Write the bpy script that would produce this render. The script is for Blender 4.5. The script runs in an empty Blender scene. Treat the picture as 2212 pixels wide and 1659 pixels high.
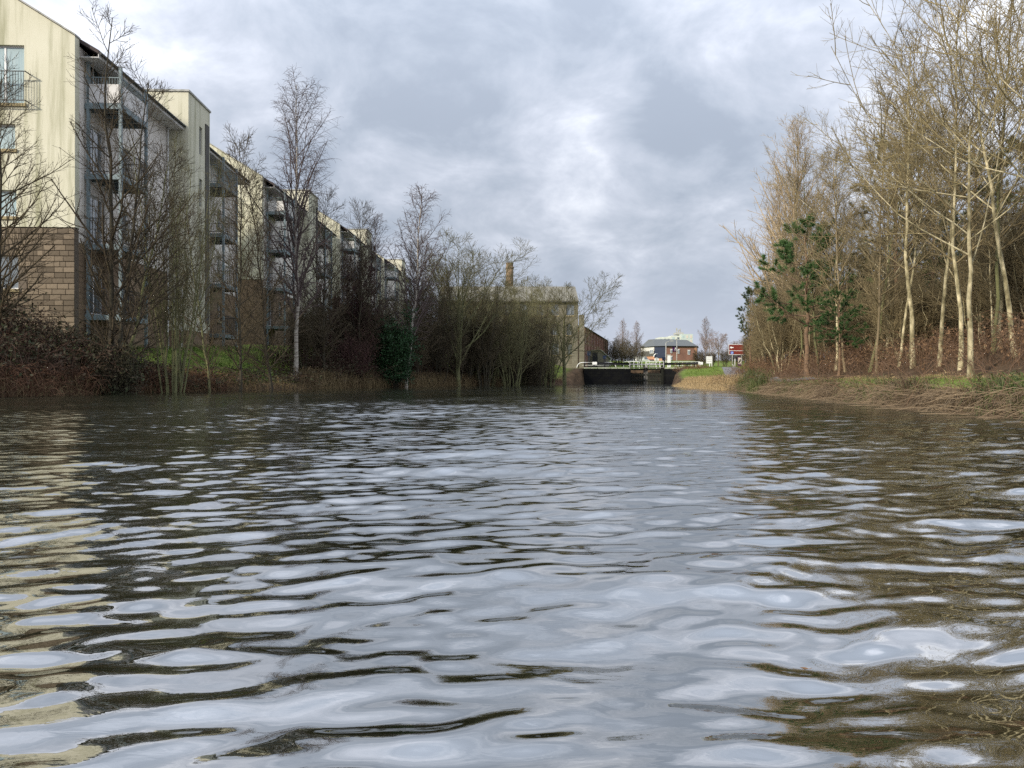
import bpy, math, random
import numpy as np
from mathutils import Vector

# ------------------------------------------------------------------ scene, camera, sky, sun, exposure
S = bpy.context.scene
C = S.collection
R = math.radians
FPX, CX, HOR, EYE = 1664.0, 1106.0, 823.0, 0.40      # focal length / principal column / horizon row in a 2212 px wide frame, eye height (m)

cam = bpy.data.cameras.new('camera'); cam_o = bpy.data.objects.new('camera', cam); C.objects.link(cam_o)
cam_o.location = (0, 0, EYE); cam_o.rotation_euler = (R(90), 0, 0)
cam.sensor_width = 36.0; cam.lens = 36.0 * FPX / 2212.0; cam.shift_y = -(829.5 - HOR) / 2212.0
cam.clip_start = 0.05; cam.clip_end = 9000
S.camera = cam_o

SUN_AZ = Vector((-0.74, -0.67, 0)).normalized(); SUN_EL = R(24)
to_sun = Vector((SUN_AZ.x * math.cos(SUN_EL), SUN_AZ.y * math.cos(SUN_EL), math.sin(SUN_EL)))
sun = bpy.data.lights.new('sun', 'SUN'); sun.energy = 3.5; sun.angle = R(4.0); sun.color = (1.0, 0.92, 0.79)
sun_o = bpy.data.objects.new('sun', sun); C.objects.link(sun_o); sun_o.location = (0, 0, 60)
sun_o.rotation_euler = to_sun.to_track_quat('Z', 'Y').to_euler()

W = bpy.data.worlds.new('World'); S.world = W; W.use_nodes = True
def build_sky():
    nt = W.node_tree; N = nt.nodes; L = nt.links; N.clear()
    out = N.new('ShaderNodeOutputWorld'); bg = N.new('ShaderNodeBackground'); L.new(bg.outputs[0], out.inputs[0])
    sky = N.new('ShaderNodeTexSky'); sky.sky_type = 'NISHITA'; sky.sun_disc = False
    sky.sun_elevation = SUN_EL; sky.sun_rotation = math.atan2(SUN_AZ.x, SUN_AZ.y)
    tc = N.new('ShaderNodeTexCoord'); sep = N.new('ShaderNodeSeparateXYZ'); L.new(tc.outputs['Generated'], sep.inputs[0])
    def M(op, a, b=None, c=None):
        n = N.new('ShaderNodeMath'); n.operation = op
        for i, v in enumerate((a, b, c)):
            if v is None: continue
            if isinstance(v, (int, float)): n.inputs[i].default_value = v
            else: L.new(v, n.inputs[i])
        return n.outputs[0]
    z = M('MAXIMUM', sep.outputs[2], 0.0); zz = M('ADD', z, 0.42)
    u = M('DIVIDE', sep.outputs[0], zz); v = M('DIVIDE', sep.outputs[1], zz)
    cb = N.new('ShaderNodeCombineXYZ'); L.new(u, cb.inputs[0]); L.new(v, cb.inputs[1]); cb.inputs[2].default_value = 3.7
    def noise(scale, detail, rough, dist, off):
        mp = N.new('ShaderNodeMapping'); mp.inputs['Location'].default_value = off; L.new(cb.outputs[0], mp.inputs[0])
        n = N.new('ShaderNodeTexNoise'); n.inputs['Scale'].default_value = scale; n.inputs['Detail'].default_value = detail
        n.inputs['Roughness'].default_value = rough; n.inputs['Distortion'].default_value = dist; L.new(mp.outputs[0], n.inputs['Vector'])
        return n.outputs['Fac']
    big = noise(2.0, 5, 0.50, 0.35, SKY_OFF[0]); fine = noise(5.0, 8, 0.58, 0.3, SKY_OFF[1])
    mixn = M('ADD', M('MULTIPLY', big, 0.47), M('MULTIPLY', fine, 0.53))
    ramp = N.new('ShaderNodeValToRGB'); L.new(mixn, ramp.inputs[0]); e = ramp.color_ramp.elements
    ramp.color_ramp.interpolation = 'B_SPLINE'
    e[0].position = 0.40; e[0].color = (0.272, 0.308, 0.372, 1)
    e[1].position = 0.655; e[1].color = (0.80, 0.82, 0.86, 1)
    for p, c in ((0.45, (0.326, 0.364, 0.430, 1)), (0.505, (0.388, 0.420, 0.486, 1)), (0.55, (0.455, 0.485, 0.555, 1)), (0.605, (0.585, 0.61, 0.67, 1))):
        x = e.new(p); x.color = c
    # towards the horizon the cloud deck closes into an even pale blue-grey
    hz = N.new('ShaderNodeMapRange'); L.new(z, hz.inputs[0]); hz.inputs[1].default_value = 0.0; hz.inputs[2].default_value = 0.20
    hz.interpolation_type = 'SMOOTHSTEP'; hz.inputs[3].default_value = 0.0; hz.inputs[4].default_value = 1.0
    m1 = N.new('ShaderNodeMix'); m1.data_type = 'RGBA'; L.new(hz.outputs[0], m1.inputs[0])
    m1.inputs[6].default_value = (0.42, 0.455, 0.555, 1); L.new(ramp.outputs[0], m1.inputs[7])
    sc = N.new('ShaderNodeMix'); sc.data_type = 'RGBA'; sc.blend_type = 'MULTIPLY'; sc.inputs[0].default_value = 1.0
    L.new(sky.outputs[0], sc.inputs[6]); sc.inputs[7].default_value = (0.09, 0.09, 0.09, 1)
    m2 = N.new('ShaderNodeMix'); m2.data_type = 'RGBA'; m2.inputs[0].default_value = 0.93
    L.new(sc.outputs[2], m2.inputs[6]); L.new(m1.outputs[2], m2.inputs[7])
    # overcast deck, its overhead brightness steepened to lift the water's reflections
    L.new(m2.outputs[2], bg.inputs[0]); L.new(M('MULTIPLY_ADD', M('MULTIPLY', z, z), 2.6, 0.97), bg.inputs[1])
SKY_OFF = ((5.4, 2.3, 0.0), (2.1, 0.2, 0.0))
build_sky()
S.view_settings.view_transform = 'Standard'; S.view_settings.look = 'None'; S.view_settings.exposure = 0.47; S.view_settings.gamma = 1.0
S.render.engine = 'CYCLES'; S.cycles.use_denoising = False; S.render.filter_size = 1.3; S.cycles.max_bounces = 5; S.cycles.sample_clamp_indirect = 3.0; S.cycles.sample_clamp_direct = 12.0; S.cycles.diffuse_bounces = 2; S.cycles.glossy_bounces = 3; S.cycles.transparent_max_bounces = 6

def at(px, py, Y):                                   # the place in the world that a spot of the photograph shows at depth Y
    return Vector(((px - CX) / FPX * Y, Y, EYE + (HOR - py) / FPX * Y))
def xat(px, Y): return (px - CX) / FPX * Y
def zat(py, Y): return EYE + (HOR - py) / FPX * Y

# ------------------------------------------------------------------ materials
def mat(name, c1, c2=None, scale=4.0, rough=0.8, bump=0.0, bscale=None, stretch=(1, 1, 1), detail=5, rand=0.0, spec=0.25, c3=None, lo=0.35, hi=0.65, metal=0.0, ior=None, trans=0.0):
    m = bpy.data.materials.new(name); m.use_nodes = True; nt = m.node_tree; N = nt.nodes; L = nt.links
    b = N['Principled BSDF']; b.inputs['Roughness'].default_value = rough; b.inputs['Specular IOR Level'].default_value = spec; b.inputs['Metallic'].default_value = metal
    if ior: b.inputs['IOR'].default_value = ior
    if c2 is None: c2 = tuple(x * 0.8 for x in c1)
    tc = N.new('ShaderNodeTexCoord'); mp = N.new('ShaderNodeMapping'); mp.inputs['Scale'].default_value = stretch; L.new(tc.outputs['Object'], mp.inputs[0])
    n = N.new('ShaderNodeTexNoise'); n.inputs['Scale'].default_value = scale; n.inputs['Detail'].default_value = detail; n.inputs['Roughness'].default_value = 0.6; L.new(mp.outputs[0], n.inputs['Vector'])
    r = N.new('ShaderNodeValToRGB'); L.new(n.outputs['Fac'], r.inputs[0]); e = r.color_ramp.elements
    e[0].position = lo; e[0].color = (*c1, 1); e[1].position = hi; e[1].color = (*c2, 1)
    if c3: x = e.new(min(0.98, hi + 0.12)); x.color = (*c3, 1)
    col = r.outputs[0]
    if rand:
        oi = N.new('ShaderNodeObjectInfo'); mr = N.new('ShaderNodeMapRange'); mr.inputs[3].default_value = 1 - rand; mr.inputs[4].default_value = 1 + rand; L.new(oi.outputs['Random'], mr.inputs[0])
        hs = N.new('ShaderNodeHueSaturation'); L.new(col, hs.inputs['Color']); L.new(mr.outputs[0], hs.inputs['Value']); col = hs.outputs[0]
    L.new(col, b.inputs['Base Color'])
    if bump:
        n2 = N.new('ShaderNodeTexNoise'); n2.inputs['Scale'].default_value = bscale or scale * 4; n2.inputs['Detail'].default_value = 4; L.new(mp.outputs[0], n2.inputs['Vector'])
        bp = N.new('ShaderNodeBump'); bp.inputs['Strength'].default_value = bump; bp.inputs['Distance'].default_value = 0.02; L.new(n2.outputs['Fac'], bp.inputs['Height']); L.new(bp.outputs[0], b.inputs['Normal'])
    if trans:
        tr = N.new('ShaderNodeBsdfTranslucent'); L.new(col, tr.inputs[0]); ms = N.new('ShaderNodeMixShader'); ms.inputs[0].default_value = trans
        L.new(b.outputs[0], ms.inputs[1]); L.new(tr.outputs[0], ms.inputs[2]); L.new(ms.outputs[0], N['Material Output'].inputs[0])
    return m

def stained_render(name, base, stain, low):
    """weathered wall render: cream paint, broad dirt, vertical algae runs"""
    m = mat(name, base, low, scale=0.35, rough=0.9, bump=0.15, bscale=40, lo=0.3, hi=0.75)
    nt = m.node_tree; N = nt.nodes; L = nt.links; b = N['Principled BSDF']
    col = b.inputs['Base Color'].links[0].from_socket
    tc = [n for n in N if n.type == 'TEX_COORD'][0]
    mp = N.new('ShaderNodeMapping'); mp.inputs['Scale'].default_value = (1.9, 1.9, 0.13); L.new(tc.outputs['Object'], mp.inputs[0])
    n = N.new('ShaderNodeTexNoise'); n.inputs['Scale'].default_value = 1.0; n.inputs['Detail'].default_value = 6; n.inputs['Roughness'].default_value = 0.65; L.new(mp.outputs[0], n.inputs['Vector'])
    r = N.new('ShaderNodeValToRGB'); L.new(n.outputs['Fac'], r.inputs[0]); r.color_ramp.elements[0].position = 0.46; r.color_ramp.elements[0].color = (0, 0, 0, 1)
    r.color_ramp.elements[1].position = 0.72; r.color_ramp.elements[1].color = (0.85, 0.85, 0.85, 1)
    mx = N.new('ShaderNodeMix'); mx.data_type = 'RGBA'; L.new(r.outputs[0], mx.inputs[0]); L.new(col, mx.inputs[6]); mx.inputs[7].default_value = (*stain, 1)
    L.new(mx.outputs[2], b.inputs['Base Color'])
    return m

def brick_mat(name, c1, c2, mortar, sx, sz, rough=0.9, spec=0.2):
    m = bpy.data.materials.new(name); m.use_nodes = True; nt = m.node_tree; N = nt.nodes; L = nt.links; b = N['Principled BSDF']; b.inputs['Roughness'].default_value = rough; b.inputs['Specular IOR Level'].default_value = spec
    tc = N.new('ShaderNodeTexCoord'); sp = N.new('ShaderNodeSeparateXYZ'); L.new(tc.outputs['Object'], sp.inputs[0])
    ad = N.new('ShaderNodeMath'); ad.operation = 'ADD'; L.new(sp.outputs[0], ad.inputs[0]); L.new(sp.outputs[1], ad.inputs[1])
    cb = N.new('ShaderNodeCombineXYZ'); L.new(ad.outputs[0], cb.inputs[0]); L.new(sp.outputs[2], cb.inputs[1])
    br = N.new('ShaderNodeTexBrick'); br.inputs['Color1'].default_value = (*c1, 1); br.inputs['Color2'].default_value = (*c2, 1); br.inputs['Mortar'].default_value = (*mortar, 1)
    br.inputs['Scale'].default_value = 1.0; br.inputs['Brick Width'].default_value = sx; br.inputs['Row Height'].default_value = sz; br.inputs['Mortar Size'].default_value = 0.012
    L.new(cb.outputs[0], br.inputs['Vector'])
    n = N.new('ShaderNodeTexNoise'); n.inputs['Scale'].default_value = 0.5; n.inputs['Detail'].default_value = 6; L.new(tc.outputs['Object'], n.inputs['Vector'])
    mr = N.new('ShaderNodeMapRange'); mr.inputs[3].default_value = 0.55; mr.inputs[4].default_value = 1.4; L.new(n.outputs['Fac'], mr.inputs[0])
    hs = N.new('ShaderNodeHueSaturation'); L.new(br.outputs[0], hs.inputs['Color']); L.new(mr.outputs[0], hs.inputs['Value']); L.new(hs.outputs[0], b.inputs['Base Color'])
    return m

MT = {}
MT['cream'] = stained_render('cream_render', (0.64, 0.615, 0.485), (0.21, 0.21, 0.105), (0.54, 0.515, 0.38))
MT['white_render'] = stained_render('pale_render', (0.78, 0.73, 0.67), (0.45, 0.41, 0.34), (0.70, 0.65, 0.58))
MT['block'] = mat('buff_block', (0.195, 0.155, 0.11), (0.14, 0.108, 0.074), scale=3, rough=0.95, bump=0.4, bscale=30, rand=0.34)
MT['blockwall'] = brick_mat('buff_blockwork', (0.26, 0.185, 0.12), (0.205, 0.145, 0.095), (0.14, 0.10, 0.07), 0.44, 0.215)
MT['mortar'] = mat('mortar', (0.15, 0.12, 0.09), (0.11, 0.09, 0.07), scale=8, rough=1)
MT['tile'] = mat('roof_tile', (0.075, 0.055, 0.05), (0.05, 0.042, 0.042), scale=5, rough=0.8, bump=0.5, bscale=18, stretch=(1, 1, 3))
MT['fascia'] = mat('white_fascia', (0.62, 0.60, 0.57), (0.48, 0.46, 0.42), scale=3, rough=0.6)
MT['coping'] = mat('grey_coping', (0.42, 0.41, 0.38), (0.28, 0.28, 0.24), scale=4, rough=0.8)
MT['steel'] = mat('painted_grey_steel', (0.20, 0.25, 0.26), (0.13, 0.165, 0.17), scale=3, rough=0.5)
MT['darksteel'] = mat('dark_steel', (0.03, 0.035, 0.035), (0.05, 0.05, 0.05), scale=5, rough=0.5)
MT['timber_deck'] = mat('dark_deck_boards', (0.05, 0.042, 0.034), (0.03, 0.026, 0.022), scale=4, rough=0.9)
MT['panel'] = mat('white_balcony_panel', (0.62, 0.60, 0.57), (0.50, 0.48, 0.44), scale=2, rough=0.6)
MT['frame'] = mat('white_window_frame', (0.72, 0.72, 0.70), (0.62, 0.62, 0.60), scale=4, rough=0.4)
MT['greyframe'] = mat('grey_window_frame', (0.30, 0.31, 0.31), (0.22, 0.23, 0.23), scale=4, rough=0.4)
MT['pane'] = mat('window_glass', (0.05, 0.065, 0.07), (0.16, 0.18, 0.18), scale=0.7, rough=0.04, spec=1.0, ior=1.9)
MT['curtain_pane'] = mat('curtained_window_glass', (0.30, 0.40, 0.42), (0.42, 0.50, 0.50), scale=1.5, rough=0.05, spec=0.8, stretch=(4, 4, .2))
MT['sill'] = mat('stone_sill', (0.38, 0.31, 0.17), (0.28, 0.23, 0.13), scale=4, rough=0.9)
MT['slate'] = mat('grey_slate', (0.13, 0.135, 0.13), (0.09, 0.10, 0.10), scale=2.5, rough=0.7, bump=0.3, stretch=(1, 1, 3))
MT['millstone'] = brick_mat('grey_mill_stone', (0.20, 0.182, 0.135), (0.165, 0.148, 0.108), (0.115, 0.105, 0.08), 0.7, 0.3)
MT['millroof'] = mat('mill_roof', (0.20, 0.185, 0.145), (0.15, 0.14, 0.11), scale=1.5, rough=0.8)
MT['redbrick'] = brick_mat('red_brick', (0.25, 0.105, 0.068), (0.19, 0.08, 0.055), (0.22, 0.16, 0.13), 0.23, 0.08)
MT['orangebrick'] = brick_mat('orange_brick', (0.50, 0.23, 0.115), (0.42, 0.19, 0.10), (0.4, 0.28, 0.2), 0.23, 0.08)
MT['stackbrick'] = brick_mat('chimney_brick', (0.24, 0.165, 0.10), (0.18, 0.12, 0.075), (0.17, 0.13, 0.09), 0.25, 0.09)
MT['navy'] = mat('navy_cladding', (0.010, 0.018, 0.042), (0.016, 0.026, 0.055), scale=1, rough=0.35)
MT['purple'] = mat('purple_sign', (0.06, 0.012, 0.075), (0.05, 0.01, 0.06), scale=2, rough=0.4)
MT['white'] = mat('white_paint', (0.78, 0.78, 0.76), (0.66, 0.66, 0.63), scale=6, rough=0.5)
MT['brown_sign'] = mat('brown_sign', (0.17, 0.028, 0.018), (0.15, 0.024, 0.016), scale=2, rough=0.45)
MT['blue_disc'] = mat('blue_disc', (0.05, 0.14, 0.48), (0.06, 0.16, 0.5), scale=2, rough=0.4)
MT['black'] = mat('black_paint', (0.012, 0.012, 0.014), (0.02, 0.02, 0.022), scale=5, rough=0.6)
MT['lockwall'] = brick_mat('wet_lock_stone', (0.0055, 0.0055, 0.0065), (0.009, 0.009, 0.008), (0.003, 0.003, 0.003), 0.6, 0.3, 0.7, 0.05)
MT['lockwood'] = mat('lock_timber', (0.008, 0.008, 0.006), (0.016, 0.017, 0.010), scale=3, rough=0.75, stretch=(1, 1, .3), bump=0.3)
MT['greytimber'] = mat('weathered_timber', (0.12, 0.115, 0.10), (0.07, 0.066, 0.06), scale=6, rough=0.9, stretch=(1, 1, .2))
MT['coping_stone'] = mat('lock_coping_stone', (0.34, 0.35, 0.27), (0.22, 0.25, 0.15), scale=2, rough=0.9)
MT['tower'] = mat('pale_tower_cladding', (0.56, 0.58, 0.52), (0.48, 0.50, 0.45), scale=0.2, rough=0.7)
MT['towerpink'] = mat('pink_tower_cladding', (0.58, 0.50, 0.44), (0.52, 0.46, 0.40), scale=0.3, rough=0.7)
MT['towergreen'] = mat('green_tower_cladding', (0.46, 0.52, 0.49), (0.42, 0.48, 0.45), scale=0.3, rough=0.7)
MT['tarmac'] = mat('path_tarmac', (0.17, 0.165, 0.17), (0.13, 0.125, 0.125), scale=2.5, rough=0.95, bump=0.3, bscale=40)
# bark and twigs
MT['bark_dark'] = mat('dark_alder_bark', (0.036, 0.030, 0.022), (0.06, 0.052, 0.032), scale=6, rough=0.95, stretch=(1, 1, .35), bump=0.5, rand=0.2)
MT['twig_dark'] = mat('dark_twigs', (0.052, 0.038, 0.024), (0.072, 0.056, 0.030), scale=2, rough=0.9, rand=0.2)
MT['bark_green'] = mat('mossy_bark', (0.16, 0.16, 0.07), (0.09, 0.085, 0.045), scale=5, rough=0.95, stretch=(1, 1, .4), bump=0.4, rand=0.2)
MT['twig_olive'] = mat('olive_twigs', (0.15, 0.135, 0.062), (0.10, 0.09, 0.045), scale=2, rough=0.9, rand=0.2)
MT['twig_red'] = mat('reddish_twigs', (0.070, 0.030, 0.028), (0.052, 0.026, 0.024), scale=2, rough=0.9, rand=0.15)
MT['bark_brown'] = mat('brown_bark', (0.24, 0.185, 0.11), (0.13, 0.105, 0.06), scale=4, rough=0.95, stretch=(1, 1, .4), bump=0.5, rand=0.3)
MT['twig_scrub'] = mat('scrub_twigs', (0.105, 0.082, 0.046), (0.068, 0.052, 0.030), scale=1.5, rough=0.9, rand=0.3)
MT['birch'] = mat('birch_bark', (0.38, 0.345, 0.29), (0.25, 0.215, 0.175), scale=3, rough=0.8, stretch=(.6, .6, 5), c3=(0.045, 0.035, 0.03), lo=0.42, hi=0.58)
MT['twig_birch'] = mat('birch_twigs', (0.095, 0.070, 0.065), (0.07, 0.05, 0.045), scale=2, rough=0.9, rand=0.2)
MT['bark_pale'] = mat('pale_bark', (0.50, 0.43, 0.27), (0.21, 0.18, 0.10), scale=3.5, rough=0.9, stretch=(1, 1, .5), bump=0.5, rand=0.25, c3=(0.09, 0.075, 0.04), lo=0.38, hi=0.56)
MT['twig_pale'] = mat('pale_twigs', (0.25, 0.20, 0.098), (0.165, 0.13, 0.064), scale=2, rough=0.9, rand=0.2)
MT['twig_tan'] = mat('tan_poplar_twigs', (0.40, 0.31, 0.19), (0.31, 0.24, 0.15), scale=2, rough=0.9)
MT['twig_mid'] = mat('brown_twigs', (0.215, 0.168, 0.088), (0.14, 0.11, 0.06), scale=2, rough=0.9, rand=0.25)
MT['pinebark'] = mat('pine_bark', (0.20, 0.125, 0.075), (0.11, 0.075, 0.05), scale=6, rough=0.95, bump=0.5)
MT['needle'] = mat('pine_needles', (0.032, 0.075, 0.022), (0.058, 0.110, 0.030), scale=1.3, rough=0.6, rand=0.15)
MT['needle_dull'] = mat('dull_pine_needles', (0.040, 0.066, 0.024), (0.065, 0.092, 0.034), scale=1.3, rough=0.6, rand=0.15)
MT['needle_olive'] = mat('olive_pine_needles', (0.085, 0.085, 0.030), (0.12, 0.11, 0.040), scale=1.3, rough=0.6)
MT['holly'] = mat('evergreen_leaf', (0.014, 0.040, 0.013), (0.024, 0.060, 0.018), scale=2, rough=0.55, spec=0.2)
MT['bramble_left'] = mat('dark_bramble_stems', (0.045, 0.026, 0.018), (0.07, 0.036, 0.022), scale=0.8, rough=0.9)
MT['bramble_red'] = mat('red_dead_bracken', (0.105, 0.052, 0.028), (0.075, 0.040, 0.022), scale=0.8, rough=0.9)
MT['bramble_leaf'] = mat('bramble_leaf', (0.050, 0.030, 0.018), (0.030, 0.042, 0.015), scale=0.9, rough=0.7, c3=(0.035, 0.060, 0.016))
MT['bramble_right'] = mat('brown_bramble_stems', (0.165, 0.098, 0.056), (0.11, 0.066, 0.040), scale=0.9, rough=0.9)
MT['dead_leaf'] = mat('dead_leaf', (0.14, 0.078, 0.040), (0.20, 0.12, 0.062), scale=1.5, rough=0.8, c3=(0.08, 0.05, 0.028))
MT['dry_grass'] = mat('dry_grass', (0.185, 0.135, 0.080), (0.11, 0.076, 0.045), scale=0.9, rough=0.85, c3=(0.065, 0.045, 0.025), trans=0.1, lo=0.36, hi=0.58)
MT['dry_stem'] = mat('dry_stem', (0.26, 0.195, 0.12), (0.15, 0.105, 0.065), scale=2.0, rough=0.85)
MT['twig_far'] = mat('hazed_far_twigs', (0.27, 0.20, 0.18), (0.20, 0.15, 0.13), scale=2, rough=0.9, rand=0.15)  # paler, pinker twigs: distance haze put into the colour
MT['reed'] = mat('dry_reed', (0.44, 0.32, 0.165), (0.34, 0.24, 0.12), scale=1.2, rough=0.8, trans=0.2)
MT['reed_dark'] = mat('shaded_sedge', (0.17, 0.125, 0.060), (0.115, 0.08, 0.04), scale=1.0, rough=0.85)  # darker copy of the reed, left bank shade put into its colour
MT['grass'] = mat('green_grass_blades', (0.13, 0.20, 0.030), (0.18, 0.23, 0.045), scale=0.8, rough=0.7, trans=0.25, c3=(0.26, 0.24, 0.08))
MT['grass_dark'] = mat('lawn_grass_blades', (0.075, 0.13, 0.016), (0.10, 0.16, 0.022), scale=0.8, rough=0.7, trans=0.2)
MT['sedge_green'] = mat('green_sedge', (0.055, 0.075, 0.022), (0.09, 0.095, 0.03), scale=2, rough=0.7)

def ground_mat():
    m = bpy.data.materials.new('ground'); m.use_nodes = True; nt = m.node_tree; N = nt.nodes; L = nt.links; b = N['Principled BSDF']; b.inputs['Roughness'].default_value = 0.95; b.inputs['Specular IOR Level'].default_value = 0.1
    tc = N.new('ShaderNodeTexCoord')
    def nz(scale, a, c, lo=.35, hi=.65):
        n = N.new('ShaderNodeTexNoise'); n.inputs['Scale'].default_value = scale; n.inputs['Detail'].default_value = 8; n.inputs['Roughness'].default_value = .65; L.new(tc.outputs['Object'], n.inputs['Vector'])
        r = N.new('ShaderNodeValToRGB'); L.new(n.outputs['Fac'], r.inputs[0]); r.color_ramp.elements[0].position = lo; r.color_ramp.elements[0].color = (*a, 1); r.color_ramp.elements[1].position = hi; r.color_ramp.elements[1].color = (*c, 1)
        return r.outputs[0], n.outputs['Fac']
    soil, sf = nz(1.6, (0.045, 0.030, 0.018), (0.10, 0.065, 0.038)); grass, gf = nz(1.1, (0.075, 0.115, 0.018), (0.16, 0.20, 0.038))
    at_ = N.new('ShaderNodeAttribute'); at_.attribute_name = 'grassy'
    mx = N.new('ShaderNodeMix'); mx.data_type = 'RGBA'; L.new(at_.outputs['Fac'], mx.inputs[0]); L.new(soil, mx.inputs[6]); L.new(grass, mx.inputs[7]); L.new(mx.outputs[2], b.inputs['Base Color'])
    n2 = N.new('ShaderNodeTexNoise'); n2.inputs['Scale'].default_value = 9; n2.inputs['Detail'].default_value = 6; L.new(tc.outputs['Object'], n2.inputs['Vector'])
    bp = N.new('ShaderNodeBump'); bp.inputs['Strength'].default_value = 0.7; bp.inputs['Distance'].default_value = 0.05; L.new(n2.outputs['Fac'], bp.inputs['Height']); L.new(bp.outputs[0], b.inputs['Normal'])
    return m
MT['ground'] = ground_mat()

def water_mat():
    m = bpy.data.materials.new('canal_water'); m.use_nodes = True; nt = m.node_tree; N = nt.nodes; L = nt.links; b = N['Principled BSDF']
    b.inputs['Base Color'].default_value = (0.012, 0.013, 0.006, 1); b.inputs['Roughness'].default_value = 0.012
    b.inputs['IOR'].default_value = WATER_IOR; b.inputs['Specular IOR Level'].default_value = 0.5
    ar = N.new('ShaderNodeAttribute'); ar.attribute_name = 'ripple_rough'; L.new(ar.outputs['Fac'], b.inputs['Roughness'])
    a = N.new('ShaderNodeAttribute'); a.attribute_name = 'wave_normal'
    tc = N.new('ShaderNodeTexCoord'); mp = N.new('ShaderNodeMapping'); mp.inputs['Scale'].default_value = (16, 34, 1); mp.inputs['Rotation'].default_value = (0, 0, R(14)); L.new(tc.outputs['Object'], mp.inputs[0])
    n = N.new('ShaderNodeTexNoise'); n.inputs['Scale'].default_value = 1.0; n.inputs['Detail'].default_value = 3; n.inputs['Distortion'].default_value = 0.6; L.new(mp.outputs[0], n.inputs['Vector'])
    # capillary ripples come in patches
    n3 = N.new('ShaderNodeTexNoise'); n3.inputs['Scale'].default_value = 1.3; n3.inputs['Detail'].default_value = 2; L.new(tc.outputs['Object'], n3.inputs['Vector'])
    r3 = N.new('ShaderNodeMapRange'); r3.inputs[1].default_value = 0.45; r3.inputs[2].default_value = 0.7; r3.inputs[3].default_value = 0.03; r3.inputs[4].default_value = 0.22; L.new(n3.outputs['Fac'], r3.inputs[0])
    bp = N.new('ShaderNodeBump'); bp.inputs['Distance'].default_value = 0.006; L.new(r3.outputs[0], bp.inputs['Strength']); L.new(n.outputs['Fac'], bp.inputs['Height']); L.new(a.outputs['Vector'], bp.inputs['Normal'])
    L.new(bp.outputs[0], b.inputs['Normal'])
    return m
WATER_IOR = 6.2
MT['water'] = water_mat()

# ------------------------------------------------------------------ mesh helpers
class MB:
    """collects boxes, prisms, tubes into one mesh"""
    def __init__(s): s.v = []; s.f = []; s.n = 0
    def add(s, v, f):
        s.v.append(np.asarray(v, float).reshape(-1, 3)); s.f += [tuple(int(i) + s.n for i in q) for q in f]; s.n += len(s.v[-1]); return s
    def box(s, x0, x1, y0, y1, z0, z1):
        return s.add([(x0, y0, z0), (x1, y0, z0), (x1, y1, z0), (x0, y1, z0), (x0, y0, z1), (x1, y0, z1), (x1, y1, z1), (x0, y1, z1)],
                     [(0, 3, 2, 1), (4, 5, 6, 7), (0, 1, 5, 4), (1, 2, 6, 5), (2, 3, 7, 6), (3, 0, 4, 7)])
    def prism(s, poly, d):                         # poly: list of 3-D points in a plane, d: extrusion vector
        n = len(poly); a = [Vector(p) for p in poly]; d = Vector(d); b = [p + d for p in a]
        return s.add([tuple(p) for p in a + b], [tuple(range(n))[::-1], tuple(range(n, 2 * n))] + [(i, (i + 1) % n, n + (i + 1) % n, n + i) for i in range(n)])
    def tube(s, pts, rad, sides=6):
        P = np.asarray(pts, float)[None]; Rr = (np.full((1, P.shape[1]), rad) if np.isscalar(rad) else np.asarray(rad, float)[None])
        v, q = tubes(P, Rr, sides); k = P.shape[1]
        s.add(v, [tuple(x) for x in q] + [tuple(range(sides))[::-1], tuple(range((k - 1) * sides, k * sides))]); return s
    def lathe(s, prof, cx, cy, sides=12):
        v = []; f = []
        for r, z in prof:
            for i in range(sides): a = 2 * math.pi * i / sides; v.append((cx + r * math.cos(a), cy + r * math.sin(a), z))
        for k in range(len(prof) - 1):
            for i in range(sides): j = (i + 1) % sides; f.append((k * sides + i, k * sides + j, (k + 1) * sides + j, (k + 1) * sides + i))
        f.append(tuple(range(sides))[::-1]); f.append(tuple(range((len(prof) - 1) * sides, len(prof) * sides)))
        return s.add(v, f)
    def build(s, name, m, parent=None, smooth=False):
        me = bpy.data.meshes.new(name); me.from_pydata([tuple(p) for p in np.concatenate(s.v)], [], s.f); me.materials.append(m)
        if smooth: me.polygons.foreach_set('use_smooth', [True] * len(me.polygons))
        me.update(); return link(name, me, parent)

def link(name, me, parent=None):
    o = bpy.data.objects.new(name, me); C.objects.link(o)
    if parent: o.parent = parent
    return o
def tag(o, label, cat, group=None, kind=None):
    o['label'] = label; o['category'] = cat
    if group: o['group'] = group
    if kind: o['kind'] = kind
    return o
def thing(name, label, cat, loc=(0, 0, 0), rz=0.0, group=None):
    o = bpy.data.objects.new(name, None); C.objects.link(o); o.location = loc; o.rotation_euler = (0, 0, rz); o.empty_display_size = .2
    return tag(o, label, cat, group)
def struct(o): o['kind'] = 'structure'; return o
def copy_tree(o, parent=None):
    c = o.copy(); C.objects.link(c); c.parent = parent
    for ch in o.children: copy_tree(ch, c)
    return c
def raw_mesh(name, v, q, m, smooth=True):
    """v (n,3), q (k,3 or 4) arrays, fast"""
    me = bpy.data.meshes.new(name); v = np.ascontiguousarray(v, np.float32); q = np.ascontiguousarray(q, np.int32); k, s = q.shape
    me.vertices.add(len(v)); me.vertices.foreach_set('co', v.ravel()); me.loops.add(k * s); me.loops.foreach_set('vertex_index', q.ravel())
    me.polygons.add(k); me.polygons.foreach_set('loop_start', np.arange(0, k * s, s, dtype=np.int32)); 
    me.polygons.foreach_set('use_smooth', np.full(k, smooth))
    me.update(calc_edges=True); me.materials.append(m); return me

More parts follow.
